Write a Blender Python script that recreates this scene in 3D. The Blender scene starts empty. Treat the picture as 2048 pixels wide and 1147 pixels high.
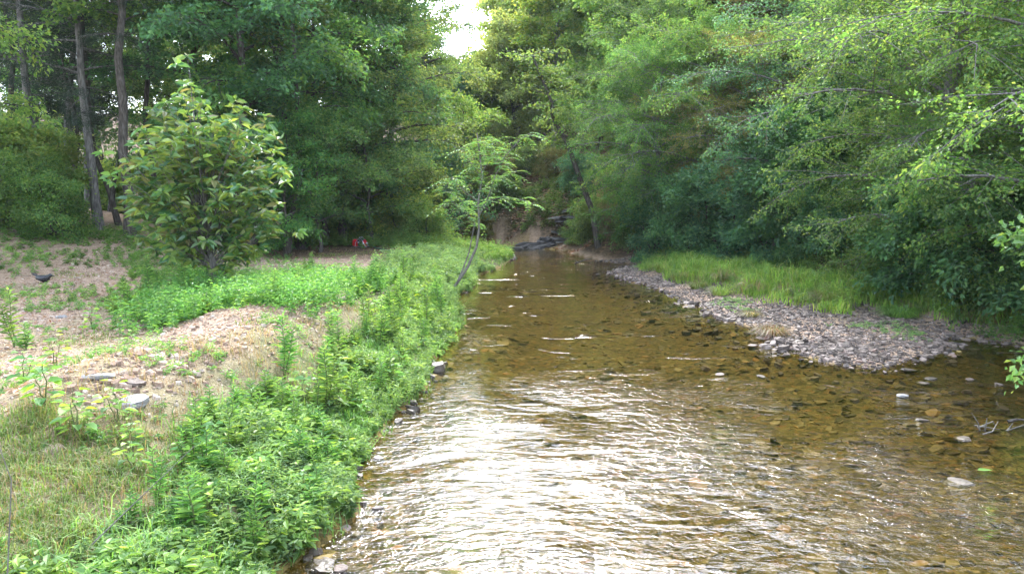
import bpy, math, random
import numpy as np
from mathutils import Vector

random.seed(7)
RNG = np.random.default_rng(7)
R = math.radians
scene = bpy.context.scene
COL = scene.collection

# ---------------------------------------------------------------- camera
CAM_H, PITCH, FPX = 3.2, R(7.4), 1479.0
cam_d = bpy.data.cameras.new("camera")
cam = bpy.data.objects.new("camera", cam_d)
COL.objects.link(cam)
cam.location = (0, 0, CAM_H)
cam.rotation_euler = (R(90) - PITCH, 0, 0)
cam_d.sensor_width = 36
cam_d.lens = 36 * FPX / 2048
cam_d.clip_start = 0.1
cam_d.clip_end = 2000
scene.camera = cam

# ---------------------------------------------------------------- world, sun, exposure
SUN_EL, SUN_AZ = R(44), R(2)            # azimuth measured clockwise from straight ahead (+Y)
world = bpy.data.worlds.new("World")
scene.world = world
world.use_nodes = True
wn = world.node_tree.nodes
wl = world.node_tree.links
wn.clear()
wo = wn.new("ShaderNodeOutputWorld")
bg = wn.new("ShaderNodeBackground")
sky = wn.new("ShaderNodeTexSky")
sky.sky_type = 'NISHITA'
sky.sun_disc = False
sky.sun_elevation = SUN_EL
sky.sun_rotation = SUN_AZ
sky.air_density = 1.0
sky.dust_density = 1.5
sky.ozone_density = 1.0
bg.inputs['Strength'].default_value = 0.15
# thin bright cloud over the whole sky, brightest round the veiled sun
wtc = wn.new("ShaderNodeTexCoord")
dot = wn.new("ShaderNodeVectorMath"); dot.operation = 'DOT_PRODUCT'
dot.inputs[1].default_value = (math.sin(SUN_AZ) * math.cos(SUN_EL), math.cos(SUN_AZ) * math.cos(SUN_EL), math.sin(SUN_EL))
wl.new(wtc.outputs['Generated'], dot.inputs[0])
mx0 = wn.new("ShaderNodeMath"); mx0.operation = 'MAXIMUM'; mx0.inputs[1].default_value = 0
wl.new(dot.outputs['Value'], mx0.inputs[0])
pw = wn.new("ShaderNodeMath"); pw.operation = 'POWER'; pw.inputs[1].default_value = 7
wl.new(mx0.outputs[0], pw.inputs[0])
cn_ = wn.new("ShaderNodeTexNoise"); cn_.inputs['Scale'].default_value = 2.2; cn_.inputs['Detail'].default_value = 6
wl.new(wtc.outputs['Generated'], cn_.inputs['Vector'])
cm = wn.new("ShaderNodeMapRange"); cm.inputs[1].default_value = .3; cm.inputs[2].default_value = .7; cm.inputs[3].default_value = .6; cm.inputs[4].default_value = 1.3
wl.new(cn_.outputs[0], cm.inputs[0])
sc_ = wn.new("ShaderNodeMath"); sc_.operation = 'MULTIPLY_ADD'; sc_.inputs[1].default_value = 17.0; sc_.inputs[2].default_value = 3.4
wl.new(pw.outputs[0], sc_.inputs[0])
cl = wn.new("ShaderNodeMath"); cl.operation = 'MULTIPLY'
wl.new(sc_.outputs[0], cl.inputs[0]); wl.new(cm.outputs[0], cl.inputs[1])
cc = wn.new("ShaderNodeVectorMath"); cc.operation = 'SCALE'
cc.inputs[0].default_value = (.92, 1.0, 1.14)
wl.new(cl.outputs[0], cc.inputs['Scale'])
ad0 = wn.new("ShaderNodeVectorMath"); ad0.operation = 'ADD'
wl.new(sky.outputs[0], ad0.inputs[0]); wl.new(cc.outputs[0], ad0.inputs[1])
wl.new(ad0.outputs[0], bg.inputs['Color'])
wl.new(bg.outputs[0], wo.inputs['Surface'])

sun_d = bpy.data.lights.new("sun", 'SUN')
sun_d.energy = 1.5
sun_d.angle = R(10)
sun_d.color = (1.0, 0.96, 0.90)
sun = bpy.data.objects.new("sun", sun_d)
COL.objects.link(sun)
sdir = Vector((math.sin(SUN_AZ) * math.cos(SUN_EL), math.cos(SUN_AZ) * math.cos(SUN_EL), math.sin(SUN_EL)))
sun.rotation_euler = sdir.to_track_quat('Z', 'Y').to_euler()
sun.location = sdir * 60

scene.view_settings.view_transform = 'Standard'
scene.view_settings.look = 'None'
scene.view_settings.exposure = 2.05
scene.view_settings.gamma = 1.0
scene.render.engine = 'CYCLES'
cy = scene.cycles
cy.max_bounces = 6
cy.diffuse_bounces = 3
cy.glossy_bounces = 2
cy.transmission_bounces = 4
cy.transparent_max_bounces = 8
cy.volume_bounces = 0
cy.caustics_reflective = False
cy.caustics_refractive = False
cy.sample_clamp_indirect = 4.0
cy.use_denoising = True
cy.denoising_prefilter = 'ACCURATE'

# ---------------------------------------------------------------- pixel helpers (photo is 2048 x 1147)
CP, SP = math.cos(PITCH), math.sin(PITCH)


def ray(px, py):
    u, v = (px - 1024) / FPX, (573.5 - py) / FPX
    return np.array([u, CP + v * SP, -SP + v * CP])


def ground(px, py, z=0.0):
    d = ray(px, py)
    t = (z - CAM_H) / d[2]
    return d[0] * t, d[1] * t


def px_x(px, y, z=1.0):
    depth = y * CP + (CAM_H - z) * SP
    return (px - 1024) / FPX * depth


def py_z(py, y):
    v = (573.5 - py) / FPX
    return CAM_H + y * (-SP + v * CP) / (CP + v * SP)


# ---------------------------------------------------------------- tagging
def tag(o, label=None, cat=None, group=None, kind=None):
    if label: o['label'] = label
    if cat: o['category'] = cat
    if group: o['group'] = group
    if kind: o['kind'] = kind
    return o


def empty(name, loc, rz=0.0):
    o = bpy.data.objects.new(name, None)
    o.location = loc
    o.rotation_euler = (0, 0, rz)
    o.empty_display_size = 0.2
    COL.objects.link(o)
    return o


def link_mesh(name, me, parent=None, mats=()):
    o = bpy.data.objects.new(name, me)
    COL.objects.link(o)
    for m in mats:
        me.materials.append(m)
    if parent is not None:
        o.parent = parent
    return o


def copy_tree(root):
    r = root.copy()
    COL.objects.link(r)
    for ch in root.children:
        c = ch.copy()
        COL.objects.link(c)
        c.parent = r
        for g in ch.children:
            d = g.copy()
            COL.objects.link(d)
            d.parent = c
    return r


# ---------------------------------------------------------------- numpy mesh building
class Geo:
    """collects vertices and faces (grouped by corner count)"""
    def __init__(self):
        self.v, self.f, self.n = [], [], 0

    def add(self, v, f):
        v = np.asarray(v, float).reshape(-1, 3)
        f = np.asarray(f, int)
        self.v.append(v)
        self.f.append(f + self.n)
        self.n += len(v)

    def mesh(self, name, smooth=False):
        me = bpy.data.meshes.new(name)
        V = np.concatenate(self.v)
        loops = np.concatenate([f.ravel() for f in self.f])
        tot = np.concatenate([np.full(len(f), f.shape[1]) for f in self.f])
        start = np.concatenate([[0], np.cumsum(tot)[:-1]])
        me.vertices.add(len(V))
        me.vertices.foreach_set("co", V.astype(np.float32).ravel())
        me.loops.add(len(loops))
        me.loops.foreach_set("vertex_index", loops.astype(np.int32))
        me.polygons.add(len(tot))
        me.polygons.foreach_set("loop_start", start.astype(np.int32))
        me.polygons.foreach_set("loop_total", tot.astype(np.int32))
        me.polygons.foreach_set("use_smooth", np.full(len(tot), smooth))
        me.update(calc_edges=True)
        me.validate()
        return me


def norm(a):
    return a / np.maximum(np.linalg.norm(a, axis=-1, keepdims=True), 1e-9)


def leaf_geo(g, P, D, N, L, W, kind='ovate', fold=0.15, droop=0.15):
    """P base points, D direction, N rough normal; L, W sizes"""
    n = len(P)
    if n == 0: return
    D = norm(D)
    S = norm(np.cross(D, N))
    N = np.cross(S, D)
    L = np.broadcast_to(np.asarray(L, float), (n,))[:, None]
    W = np.broadcast_to(np.asarray(W, float), (n,))[:, None]
    if kind == 'diamond':
        mid = P + D * L * 0.5 + N * W * fold
        V = np.stack([P, mid + S * W * .5, P + D * L - N * L * droop, mid - S * W * .5], 1)
        F = np.arange(n)[:, None] * 4 + np.array([[0, 1, 2, 3]])
        g.add(V, F)
    elif kind == 'ovate':
        up = N * W * fold
        V = np.stack([P,
                      P + D * L * .28 + S * W * .46 + up, P + D * L * .65 + S * W * .36 + up - N * L * droop * .4,
                      P + D * L - N * L * droop,
                      P + D * L * .65 - S * W * .36 + up - N * L * droop * .4, P + D * L * .28 - S * W * .46 + up], 1)
        i = np.arange(n)[:, None] * 6
        g.add(V, np.concatenate([i + np.array([[0, 1, 2, 3]]), i + np.array([[0, 3, 4, 5]])]))
    elif kind == 'blade':           # narrow grass blade, bending over
        V = np.stack([P - S * W * .5, P + S * W * .5,
                      P + D * L * .5 + S * W * .4, P + D * L * .5 - S * W * .4,
                      P + D * L * .85 + N * L * droop + S * W * .1 * 0 - np.array([0, 0, 1]) * L * droop * .6], 1)
        i = np.arange(n)[:, None] * 5
        g.add(V, i + np.array([[0, 1, 2, 3]]))
        g.v.pop(); g.f.pop(); g.n -= len(V) * 5
        base = g.n
        g.v.append(V.reshape(-1, 3)); g.n += n * 5
        g.f.append(i + base + np.array([[0, 1, 2, 3]]))
        g.f.append(i + base + np.array([[3, 2, 4]]))


def tube(g, pts, radii, sides=5):
    pts = np.asarray(pts, float)
    n = len(pts)
    t = norm(np.gradient(pts, axis=0))
    ref = np.array([0.0, 0.0, 1.0]) if abs(t[0][2]) < 0.8 else np.array([1.0, 0.0, 0.0])
    a = norm(np.cross(t, ref))
    b = np.cross(t, a)
    ang = np.arange(sides) * 2 * math.pi / sides
    r = np.asarray(radii, float)[:, None, None]
    V = pts[:, None, :] + r * (a[:, None, :] * np.cos(ang)[None, :, None] + b[:, None, :] * np.sin(ang)[None, :, None])
    i = np.arange(n - 1)[:, None] * sides
    j = np.arange(sides)[None, :]
    k = (j + 1) % sides
    F = np.stack([i + j, i + k, i + sides + k, i + sides + j], -1).reshape(-1, 4)
    g.add(V, F)


def loft(g, rings):
    """rings: list of (n,3) arrays of equal n, closed with fans"""
    n = len(rings[0])
    V = np.concatenate(rings)
    m = len(rings)
    i = np.arange(m - 1)[:, None] * n
    j = np.arange(n)[None, :]
    k = (j + 1) % n
    F = np.stack([i + j, i + k, i + n + k, i + n + j], -1).reshape(-1, 4)
    base = g.n
    g.add(V, F)
    g.f.append(np.array([list(range(n))[::-1]]) + base)
    g.f.append(np.array([list(range((m - 1) * n, m * n))]) + base)


def vnoise(x, y, s=1.0, seed=0):
    x = np.asarray(x, float) / s + seed * 17.3
    y = np.asarray(y, float) / s - seed * 9.1
    xi, yi = np.floor(x), np.floor(y)
    fx, fy = x - xi, y - yi
    fx, fy = fx * fx * (3 - 2 * fx), fy * fy * (3 - 2 * fy)

    def h(a, b):
        v = np.sin(a * 127.1 + b * 311.7 + seed * 3.7) * 43758.5453
        return v - np.floor(v)
    return (h(xi, yi) * (1 - fx) + h(xi + 1, yi) * fx) * (1 - fy) + (h(xi, yi + 1) * (1 - fx) + h(xi + 1, yi + 1) * fx) * fy - 0.5


def sm(a, b, x):
    t = np.clip((x - a) / (b - a), 0, 1)
    return t * t * (3 - 2 * t)


# ---------------------------------------------------------------- waterlines and terrain height
LEFT_PX = [(645, 1120), (690, 1010), (715, 950), (745, 900), (775, 850), (840, 790), (868, 735), (890, 690), (905, 660),
           (925, 620), (935, 590), (945, 565), (975, 545), (1000, 530), (1035, 512), (960, 505), (905, 501)]
left_line = [(-2.3, -30), (-2.1, 2)] + [ground(a, b) for a, b in LEFT_PX] + [(-30, 37), (-90, 30)]
RIGHT_PX = [(1905, 668), (1890, 685), (1830, 712), (1750, 738), (1660, 727), (1560, 690), (1500, 658), (1400, 616), (1300, 576),
            (1225, 547), (1275, 528), (1200, 520), (1150, 510), (1135, 501), (1000, 492), (900, 489)]
right_line = [(13, -30), (12.2, 2), (11.6, 10)] + [ground(2048, 696)] + [ground(a, b) for a, b in RIGHT_PX] + [(-30, 44), (-90, 40)]
LL, RL = np.array(left_line), np.array(right_line)
POLY = np.concatenate([LL, RL[::-1]])


def dist_line(x, y, line):
    best = np.full(x.shape, 1e9)
    for (ax, ay), (bx, by) in zip(line[:-1], line[1:]):
        dx, dy = bx - ax, by - ay
        t = np.clip(((x - ax) * dx + (y - ay) * dy) / (dx * dx + dy * dy), 0, 1)
        best = np.minimum(best, (x - ax - t * dx) ** 2 + (y - ay - t * dy) ** 2)
    return np.sqrt(best)


def in_poly(x, y, poly):
    inside = np.zeros(x.shape, bool)
    n = len(poly)
    for i in range(n):
        ax, ay = poly[i]
        bx, by = poly[(i + 1) % n]
        c = ((ay > y) != (by > y)) & (x < (bx - ax) * (y - ay) / (by - ay + 1e-12) + ax)
        inside ^= c
    return inside


def fields(x, y):
    x = np.asarray(x, float); y = np.asarray(y, float)
    w = 0.35 * vnoise(x, y, 1.3, 3)
    wx_ = .55 * vnoise(x, y, 1.4, 81) + .22 * vnoise(x, y, .5, 82)
    wy_ = .6 * vnoise(x, y, 1.4, 83) + .22 * vnoise(x, y, .5, 84)
    x, y = x + wx_, y + wy_
    dl = dist_line(x, y, LL)
    dr = dist_line(x, y, RL)
    wet = in_poly(x, y, POLY)
    return dl, dr, wet, w


def barw(y, x):
    return .7 + (.35 + 1.7 * (1 - sm(15.5, 26, y))) * (1 - sm(9.6, 10.2, x))


def height(x, y):
    x = np.asarray(x, float); y = np.asarray(y, float)
    dl, dr, wet, w = fields(x, y)
    left = (dl < dr) & ~wet
    dlw = np.maximum(dl + w * sm(0, 1.5, dl), 0)
    # left bank: a grassy slope, a spoil berm, a flat clearing, then woods floor rising to the left
    zl = 0.05 * sm(0, .12, dl) + 0.38 * sm(0, 0.9, dlw) + 0.32 * sm(0.7, 2.4, dlw)
    berm = sm(1.2, 2.4, dlw) * (1 - sm(3.0, 5.0, dlw)) * sm(5, 8.5, y) * (1 - sm(13.5, 18, y))
    zl = zl + 0.33 * berm * (1 + .8 * vnoise(x, y, 1.1, 5))
    zl = zl + 0.15 * np.clip(-x - 9, 0, 30) * sm(19, 25, y) + 0.02 * np.clip(-x - 8, 0, 40)
    zl = zl + 0.07 * vnoise(x, y, .9, 1) + 0.03 * vnoise(x, y, .3, 2) * sm(0, 1, dl)
    spit = sm(33, 34.5, y) * (1 - sm(2, 6, dl))
    zl = zl * (1 - .6 * spit)
    # right side: low gravel bar, grass bench, then the wooded hill
    far = sm(34.5, 38.5, y)
    bw = barw(y, x)
    zr = 0.03 * sm(0, .1, dr) + 0.10 * sm(0, 1.4, dr) - .16 * np.clip(vnoise(x, y, .9, 93) + .12 * vnoise(x, y, .3, 94), 0, 1) * (1 - sm(.8, 2.4, dr)) * (y < 30) + 0.3 * sm(bw - .6, bw + 1.4, dr)
    hill = 0.5 * np.clip(dr - bw - 3.6, 0, 200)
    near = (1 - sm(13, 16.5, y)) * sm(9.6, 10.4, x)
    zr = zr + near * 0.5 * sm(0, .8, dr)
    hill = np.where(far > 0, hill * (1 - far) + far * (0.25 * sm(0, 1, dr) + 1.1 * sm(.8, 2.2, dr) + 0.95 * np.clip(dr - 1.4, 0, 200)), hill)
    cap = 2.5 + 3.2 * sm(36, 42, y) + 8 * sm(-1, 22, x) - 3 * sm(-1, 22, x) * sm(36, 42, y) + 0.02 * np.clip(y - 40, 0, 300) + 6 * sm(55, 100, y)
    hill = cap * (1 - np.exp(-hill / cap))
    zr = zr + hill + (0.12 * vnoise(x, y, 1.3, 6) + .3 * vnoise(x, y, 5, 7)) * sm(2, 6, dr)
    # bed
    d = np.minimum(dl, dr)
    zb = -0.07 * sm(0, .3, d) - 0.2 * sm(.1, 2.2, d) - 0.14 * sm(1.5, 3.5, d) + 0.08 * vnoise(x, y, 1.6, 8) * sm(.2, 1, d) \
        + .03 * vnoise(x, y, .35, 9) * sm(.1, .5, d)
    zb = np.minimum(zb, -0.015)
    return np.where(wet, zb, np.where(left, zl, zr))


def H1(x, y):
    return float(height(np.array([x]), np.array([y]))[0])


# ---------------------------------------------------------------- materials
def nodes_of(name):
    m = bpy.data.materials.new(name)
    m.use_nodes = True
    nt = m.node_tree
    nt.nodes.clear()
    out = nt.nodes.new("ShaderNodeOutputMaterial")
    return m, nt, out


def ramp(nt, stops, interp='LINEAR'):
    r = nt.nodes.new("ShaderNodeValToRGB")
    r.color_ramp.interpolation = interp
    e = r.color_ramp.elements
    while len(e) < len(stops):
        e.new(0.5)
    for i, (p, c) in enumerate(stops):
        e[i].position = p
        e[i].color = (*c, 1)
    return r


def leaf_mat(name, cols, trans=0.52, rough=0.5, spec=0.35, tbright=1.9, hue=0.02, clump=0.9):
    m, nt, out = nodes_of(name)
    N, Lk = nt.nodes, nt.links
    geo = N.new("ShaderNodeNewGeometry")
    n = len(cols)
    rp = ramp(nt, [(i / max(1, n - 1), c) for i, c in enumerate(cols)])
    Lk.new(geo.outputs['Random Per Island'], rp.inputs[0])
    oi = N.new("ShaderNodeObjectInfo")
    mr = N.new("ShaderNodeMapRange")
    mr.inputs[3].default_value = 0.5 - hue
    mr.inputs[4].default_value = 0.5 + hue
    Lk.new(oi.outputs['Random'], mr.inputs[0])
    hs = N.new("ShaderNodeHueSaturation")
    Lk.new(mr.outputs[0], hs.inputs['Hue'])
    # clumps: patches of older and younger leaves
    tc = N.new("ShaderNodeTexCoord")
    no = N.new("ShaderNodeTexNoise")
    no.inputs['Scale'].default_value = clump
    Lk.new(tc.outputs['Object'], no.inputs['Vector'])
    mv = N.new("ShaderNodeMapRange")
    mv.inputs[1].default_value = .3; mv.inputs[2].default_value = .7
    mv.inputs[3].default_value = .65; mv.inputs[4].default_value = 1.4
    Lk.new(no.outputs[0], mv.inputs[0])
    Lk.new(mv.outputs[0], hs.inputs['Value'])
    Lk.new(rp.outputs[0], hs.inputs['Color'])
    b = N.new("ShaderNodeBsdfPrincipled")
    b.inputs['Roughness'].default_value = rough
    b.inputs['Specular IOR Level'].default_value = spec
    Lk.new(hs.outputs[0], b.inputs['Base Color'])
    t = N.new("ShaderNodeBsdfTranslucent")
    mul = N.new("ShaderNodeMix"); mul.data_type = 'RGBA'; mul.blend_type = 'MULTIPLY'
    mul.inputs[0].default_value = 1
    Lk.new(hs.outputs[0], mul.inputs[6])
    mul.inputs[7].default_value = (tbright * 1.2, tbright * 1.08, tbright * .6, 1)
    Lk.new(mul.outputs[2], t.inputs['Color'])
    mx = N.new("ShaderNodeMixShader")
    mx.inputs[0].default_value = trans
    Lk.new(b.outputs[0], mx.inputs[1]); Lk.new(t.outputs[0], mx.inputs[2])
    Lk.new(mx.outputs[0], out.inputs['Surface'])
    return m


def rough_mat(name, stops, scale=4.0, rough=0.9, bump=0.3, bscale=20.0, island=False, detail=6.0, spec=0.3, stretch=None):
    m, nt, out = nodes_of(name)
    N, Lk = nt.nodes, nt.links
    tc = N.new("ShaderNodeTexCoord")
    vec = tc.outputs['Object']
    if stretch:
        mp = N.new("ShaderNodeMapping")
        mp.inputs['Scale'].default_value = stretch
        Lk.new(vec, mp.inputs[0]); vec = mp.outputs[0]
    no = N.new("ShaderNodeTexNoise")
    no.inputs['Scale'].default_value = scale
    no.inputs['Detail'].default_value = detail
    Lk.new(vec, no.inputs['Vector'])
    rp = ramp(nt, stops)
    if island:
        geo = N.new("ShaderNodeNewGeometry")
        ma = N.new("ShaderNodeMath"); ma.operation = 'MULTIPLY_ADD'
        ma.inputs[1].default_value = 0.35
        Lk.new(no.outputs[0], ma.inputs[0])
        m2 = N.new("ShaderNodeMath"); m2.operation = 'MULTIPLY_ADD'; m2.inputs[1].default_value = .9; m2.inputs[2].default_value = -.12
        Lk.new(geo.outputs['Random Per Island'], m2.inputs[0])
        Lk.new(m2.outputs[0], ma.inputs[2])
        Lk.new(ma.outputs[0], rp.inputs[0])
    else:
        Lk.new(no.outputs[0], rp.inputs[0])
    b = N.new("ShaderNodeBsdfPrincipled")
    b.inputs['Roughness'].default_value = rough
    b.inputs['Specular IOR Level'].default_value = spec
    Lk.new(rp.outputs[0], b.inputs['Base Color'])
    if bump:
        n2 = N.new("ShaderNodeTexNoise")
        n2.inputs['Scale'].default_value = bscale
        n2.inputs['Detail'].default_value = 5
        Lk.new(vec, n2.inputs['Vector'])
        bp = N.new("ShaderNodeBump")
        bp.inputs['Strength'].default_value = bump
        bp.inputs['Distance'].default_value = .05
        Lk.new(n2.outputs[0], bp.inputs['Height'])
        Lk.new(bp.outputs[0], b.inputs['Normal'])
    Lk.new(b.outputs[0], out.inputs['Surface'])
    return m


def paint(name, col, rough=.4, metal=0.0):
    m, nt, out = nodes_of(name)
    b = nt.nodes.new("ShaderNodeBsdfPrincipled")
    no = nt.nodes.new("ShaderNodeTexNoise"); no.inputs['Scale'].default_value = 30
    rp = ramp(nt, [(0.3, tuple(c * .75 for c in col)), (.7, col)])
    nt.links.new(no.outputs[0], rp.inputs[0]); nt.links.new(rp.outputs[0], b.inputs['Base Color'])
    b.inputs['Roughness'].default_value = rough
    b.inputs['Metallic'].default_value = metal
    nt.links.new(b.outputs[0], out.inputs['Surface'])
    return m


M = {}
M['maple'] = leaf_mat('maple_leaf', [(.05,.115,.04),(.07,.155,.045),(.095,.19,.05),(.15,.22,.05)])
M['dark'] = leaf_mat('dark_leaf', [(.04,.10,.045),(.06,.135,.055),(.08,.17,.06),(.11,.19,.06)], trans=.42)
M['bright'] = leaf_mat('bright_leaf', [(.07,.14,.035),(.095,.18,.045),(.13,.215,.055),(.19,.23,.06)])
M['elm'] = leaf_mat('elm_leaf', [(.05,.105,.035),(.075,.14,.045),(.10,.17,.05),(.15,.19,.055)])
M['yellow'] = leaf_mat('yellowing_leaf', [(.10,.17,.04),(.16,.23,.05),(.23,.28,.06),(.30,.28,.06)])
M['pale'] = leaf_mat('haze_tinted_leaf', [(.13, .20, .07), (.17, .25, .085), (.22, .30, .10), (.28, .31, .10)])  # lightened leaves: pale hazy light of the far slope put into the colour
M['rust'] = leaf_mat('rusty_leaf', [(.09,.12,.04),(.12,.14,.045),(.16,.15,.05),(.19,.14,.06)])
M['blue'] = leaf_mat('blue_green_leaf', [(.045,.115,.06),(.06,.15,.075),(.08,.185,.08),(.13,.22,.08)], trans=.42, spec=.5)
M['cedar'] = leaf_mat('cedar_needle', [(.014, .028, .016), (.02, .04, .022), (.03, .05, .026)], trans=.15)
M['magnolia'] = leaf_mat('broad_leaf', [(.045,.11,.05),(.06,.14,.055),(.08,.165,.055),(.11,.19,.05),(.14,.22,.05),(.20,.25,.05),(.12,.18,.05),(.16,.14,.06)], trans=.35, rough=.38, spec=.6)
M['sumac'] = leaf_mat('sapling_leaf', [(0.078, 0.182, 0.052), (0.104, 0.221, 0.065), (0.143, 0.26, 0.078), (0.208, 0.286, 0.065)], trans=.4, spec=.5)
M['weed'] = leaf_mat('weed_leaf', [(.05, .13, .03), (.09, .20, .045), (.13, .26, .055), (.21, .33, .07)] or [(0.066, 0.154, 0.033), (0.099, 0.209, 0.044), (0.132, 0.253, 0.055), (0.198, 0.308, 0.066)], trans=.38, spec=.4, clump=2.4)
M['mint'] = leaf_mat('mint_leaf', [(.06, .13, .05), (.09, .185, .07), (.13, .24, .085), (.20, .30, .09)], trans=.42, spec=.5, clump=2.4)
M['seed'] = leaf_mat('seedling_leaf', [(0.077, 0.187, 0.055), (0.11, 0.231, 0.055), (0.165, 0.286, 0.044), (0.242, 0.363, 0.044)], trans=.42, spec=.4, clump=2.4)
M['grass'] = leaf_mat('grass_blade', [(.06,.115,.022),(.09,.16,.03),(.13,.20,.04),(.17,.18,.06),(.20,.15,.09)], trans=.35, clump=2.4)
M['stripgrass'] = leaf_mat('strip_grass_blade', [(.08, .17, .03), (.13, .23, .04), (.19, .29, .05), (.26, .27, .09)], trans=.4, clump=2.4)
M['drygrass'] = leaf_mat('dry_grass_blade', [(.10, .13, .05), (.16, .15, .08), (.24, .19, .11), (.16, .10, .07)], trans=.42)
M['litter'] = leaf_mat('fallen_leaf', [(.16, .09, .045), (.27, .18, .10), (.36, .27, .17), (.24, .11, .05), (.42, .34, .24)], trans=.15)
M['bark'] = rough_mat('bark', [(.3, (.035, .028, .022)), (.5, (.075, .062, .05)), (.75, (.16, .14, .12))], scale=5, bump=.8, bscale=14, stretch=(4, 4, .8))
M['greybark'] = rough_mat('grey_bark', [(.3, (.07, .062, .054)), (.5, (.15, .135, .12)), (.75, (.27, .25, .225))], scale=5, bump=.7, bscale=14, stretch=(4, 4, .8))
M['twig'] = rough_mat('twig_bark', [(.3, (.08, .07, .055)), (.7, (.2, .18, .15))], scale=8, bump=.2)
M['stem'] = rough_mat('green_stem', [(.3, (.07, .09, .03)), (.7, (.14, .15, .05))], scale=8, bump=0, rough=.6)
M['stone'] = rough_mat('bank_stone', [(.0, (.15, .10, .07)), (.3, (.25, .17, .12)), (.6, (.35, .26, .19)), (.85, (.44, .36, .29)), (1, (.28, .14, .09))], scale=9, island=True, bump=.4)
M['barstone'] = rough_mat('bar_stone', [(.0, (.035, .026, .021)), (.3, (.075, .056, .045)), (.6, (.125, .094, .076)), (.85, (.22, .175, .15)), (1, (.12, .06, .04))], scale=9, island=True, bump=.4, rough=.6)
M['bedstone'] = rough_mat('bed_stone', [(.0, (.05, .034, .011)), (.3, (.10, .071, .020)), (.6, (.16, .113, .032)), (.85, (.23, .17, .055)), (1, (.29, .135, .03))], scale=7, island=True, bump=.2, rough=.7)
M['wetstone'] = rough_mat('wet_stone', [(.25, (.03, .024, .017)), (.5, (.065, .05, .035)), (.75, (.11, .085, .06))], scale=7, bump=.4, rough=.45, spec=.4)
M['whitestone'] = rough_mat('pale_stone', [(.25, (.12, .11, .105)), (.5, (.22, .21, .20)), (.75, (.34, .32, .30))], scale=6, bump=.4)
M['shale'] = rough_mat('shale', [(.3, (.02, .018, .018)), (.5, (.05, .045, .042)), (.75, (.10, .09, .084))], scale=3, bump=.6, bscale=12, stretch=(1, 1, 6), rough=.65)


def ground_mat():
    m, nt, out = nodes_of('soil')
    N, Lk = nt.nodes, nt.links
    tc = N.new("ShaderNodeTexCoord")

    def noise(s, d=6):
        n = N.new("ShaderNodeTexNoise"); n.inputs['Scale'].default_value = s; n.inputs['Detail'].default_value = d
        Lk.new(tc.outputs['Object'], n.inputs['Vector'])
        return n

    def attr(name):
        a = N.new("ShaderNodeAttribute"); a.attribute_name = name
        return a.outputs['Fac']

    def mix(f, a, b):
        x = N.new("ShaderNodeMix"); x.data_type = 'RGBA'
        if hasattr(f, 'node'): Lk.new(f, x.inputs[0])
        else: x.inputs[0].default_value = f
        Lk.new(a, x.inputs[6]); Lk.new(b, x.inputs[7])
        return x.outputs[2]
    n1, n2, n3 = noise(.7), noise(6), noise(45, 4)
    dirt = ramp(nt, [(.3, (.17, .105, .065)), (.5, (.28, .18, .115)), (.7, (.40, .29, .20))])
    Lk.new(n2.outputs[0], dirt.inputs[0])
    peb = ramp(nt, [(.35, (.13, .085, .06)), (.5, (.30, .21, .15)), (.65, (.50, .40, .31))])
    Lk.new(n3.outputs[0], peb.inputs[0])
    land = mix(.5, dirt.outputs[0], peb.outputs[0])
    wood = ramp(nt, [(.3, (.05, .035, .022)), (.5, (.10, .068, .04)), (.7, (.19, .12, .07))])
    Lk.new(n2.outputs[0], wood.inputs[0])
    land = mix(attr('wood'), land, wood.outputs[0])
    green = ramp(nt, [(.3, (.045, .07, .02)), (.6, (.10, .13, .04)), (.8, (.2, .17, .09))])
    Lk.new(n2.outputs[0], green.inputs[0])
    land = mix(attr('green'), land, green.outputs[0])
    # bed: mottled stones
    mp = N.new("ShaderNodeMapping")
    mp.inputs['Scale'].default_value = (1, 1, 1)
    Lk.new(tc.outputs['Object'], mp.inputs[0])
    dn = noise(5, 3)
    va = N.new("ShaderNodeVectorMath"); va.operation = 'MULTIPLY_ADD'
    va.inputs[1].default_value = (.12, .12, .12)
    Lk.new(dn.outputs['Color'], va.inputs[0]); Lk.new(tc.outputs['Object'], va.inputs[2])
    vo = N.new("ShaderNodeTexVoronoi"); vo.inputs['Scale'].default_value = 13
    Lk.new(va.outputs[0], vo.inputs['Vector'])
    bed = ramp(nt, [(.0, (.05, .034, .010)), (.3, (.10, .070, .019)), (.55, (.16, .113, .030)), (.8, (.23, .165, .052)), (1, (.24, .11, .025))])
    sep = N.new("ShaderNodeSeparateColor"); Lk.new(vo.outputs['Color'], sep.inputs[0])
    Lk.new(sep.outputs[0], bed.inputs[0])
    bed2 = ramp(nt, [(.35, (.06, .052, .018)), (.65, (.12, .10, .036))])
    Lk.new(n1.outputs[0], bed2.inputs[0])
    bedc = mix(.35, bed.outputs[0], bed2.outputs[0])
    col = mix(attr('bed'), land, bedc)
    b = N.new("ShaderNodeBsdfPrincipled")
    b.inputs['Roughness'].default_value = .95
    b.inputs['Specular IOR Level'].default_value = .15
    Lk.new(col, b.inputs['Base Color'])
    bp = N.new("ShaderNodeBump"); bp.inputs['Strength'].default_value = .7; bp.inputs['Distance'].default_value = .04
    ad = N.new("ShaderNodeMath"); ad.operation = 'ADD'
    Lk.new(n2.outputs[0], ad.inputs[0]); Lk.new(n3.outputs[0], ad.inputs[1])
    Lk.new(ad.outputs[0], bp.inputs['Height'])
    Lk.new(bp.outputs[0], b.inputs['Normal'])
    Lk.new(b.outputs[0], out.inputs['Surface'])
    return m


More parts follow.
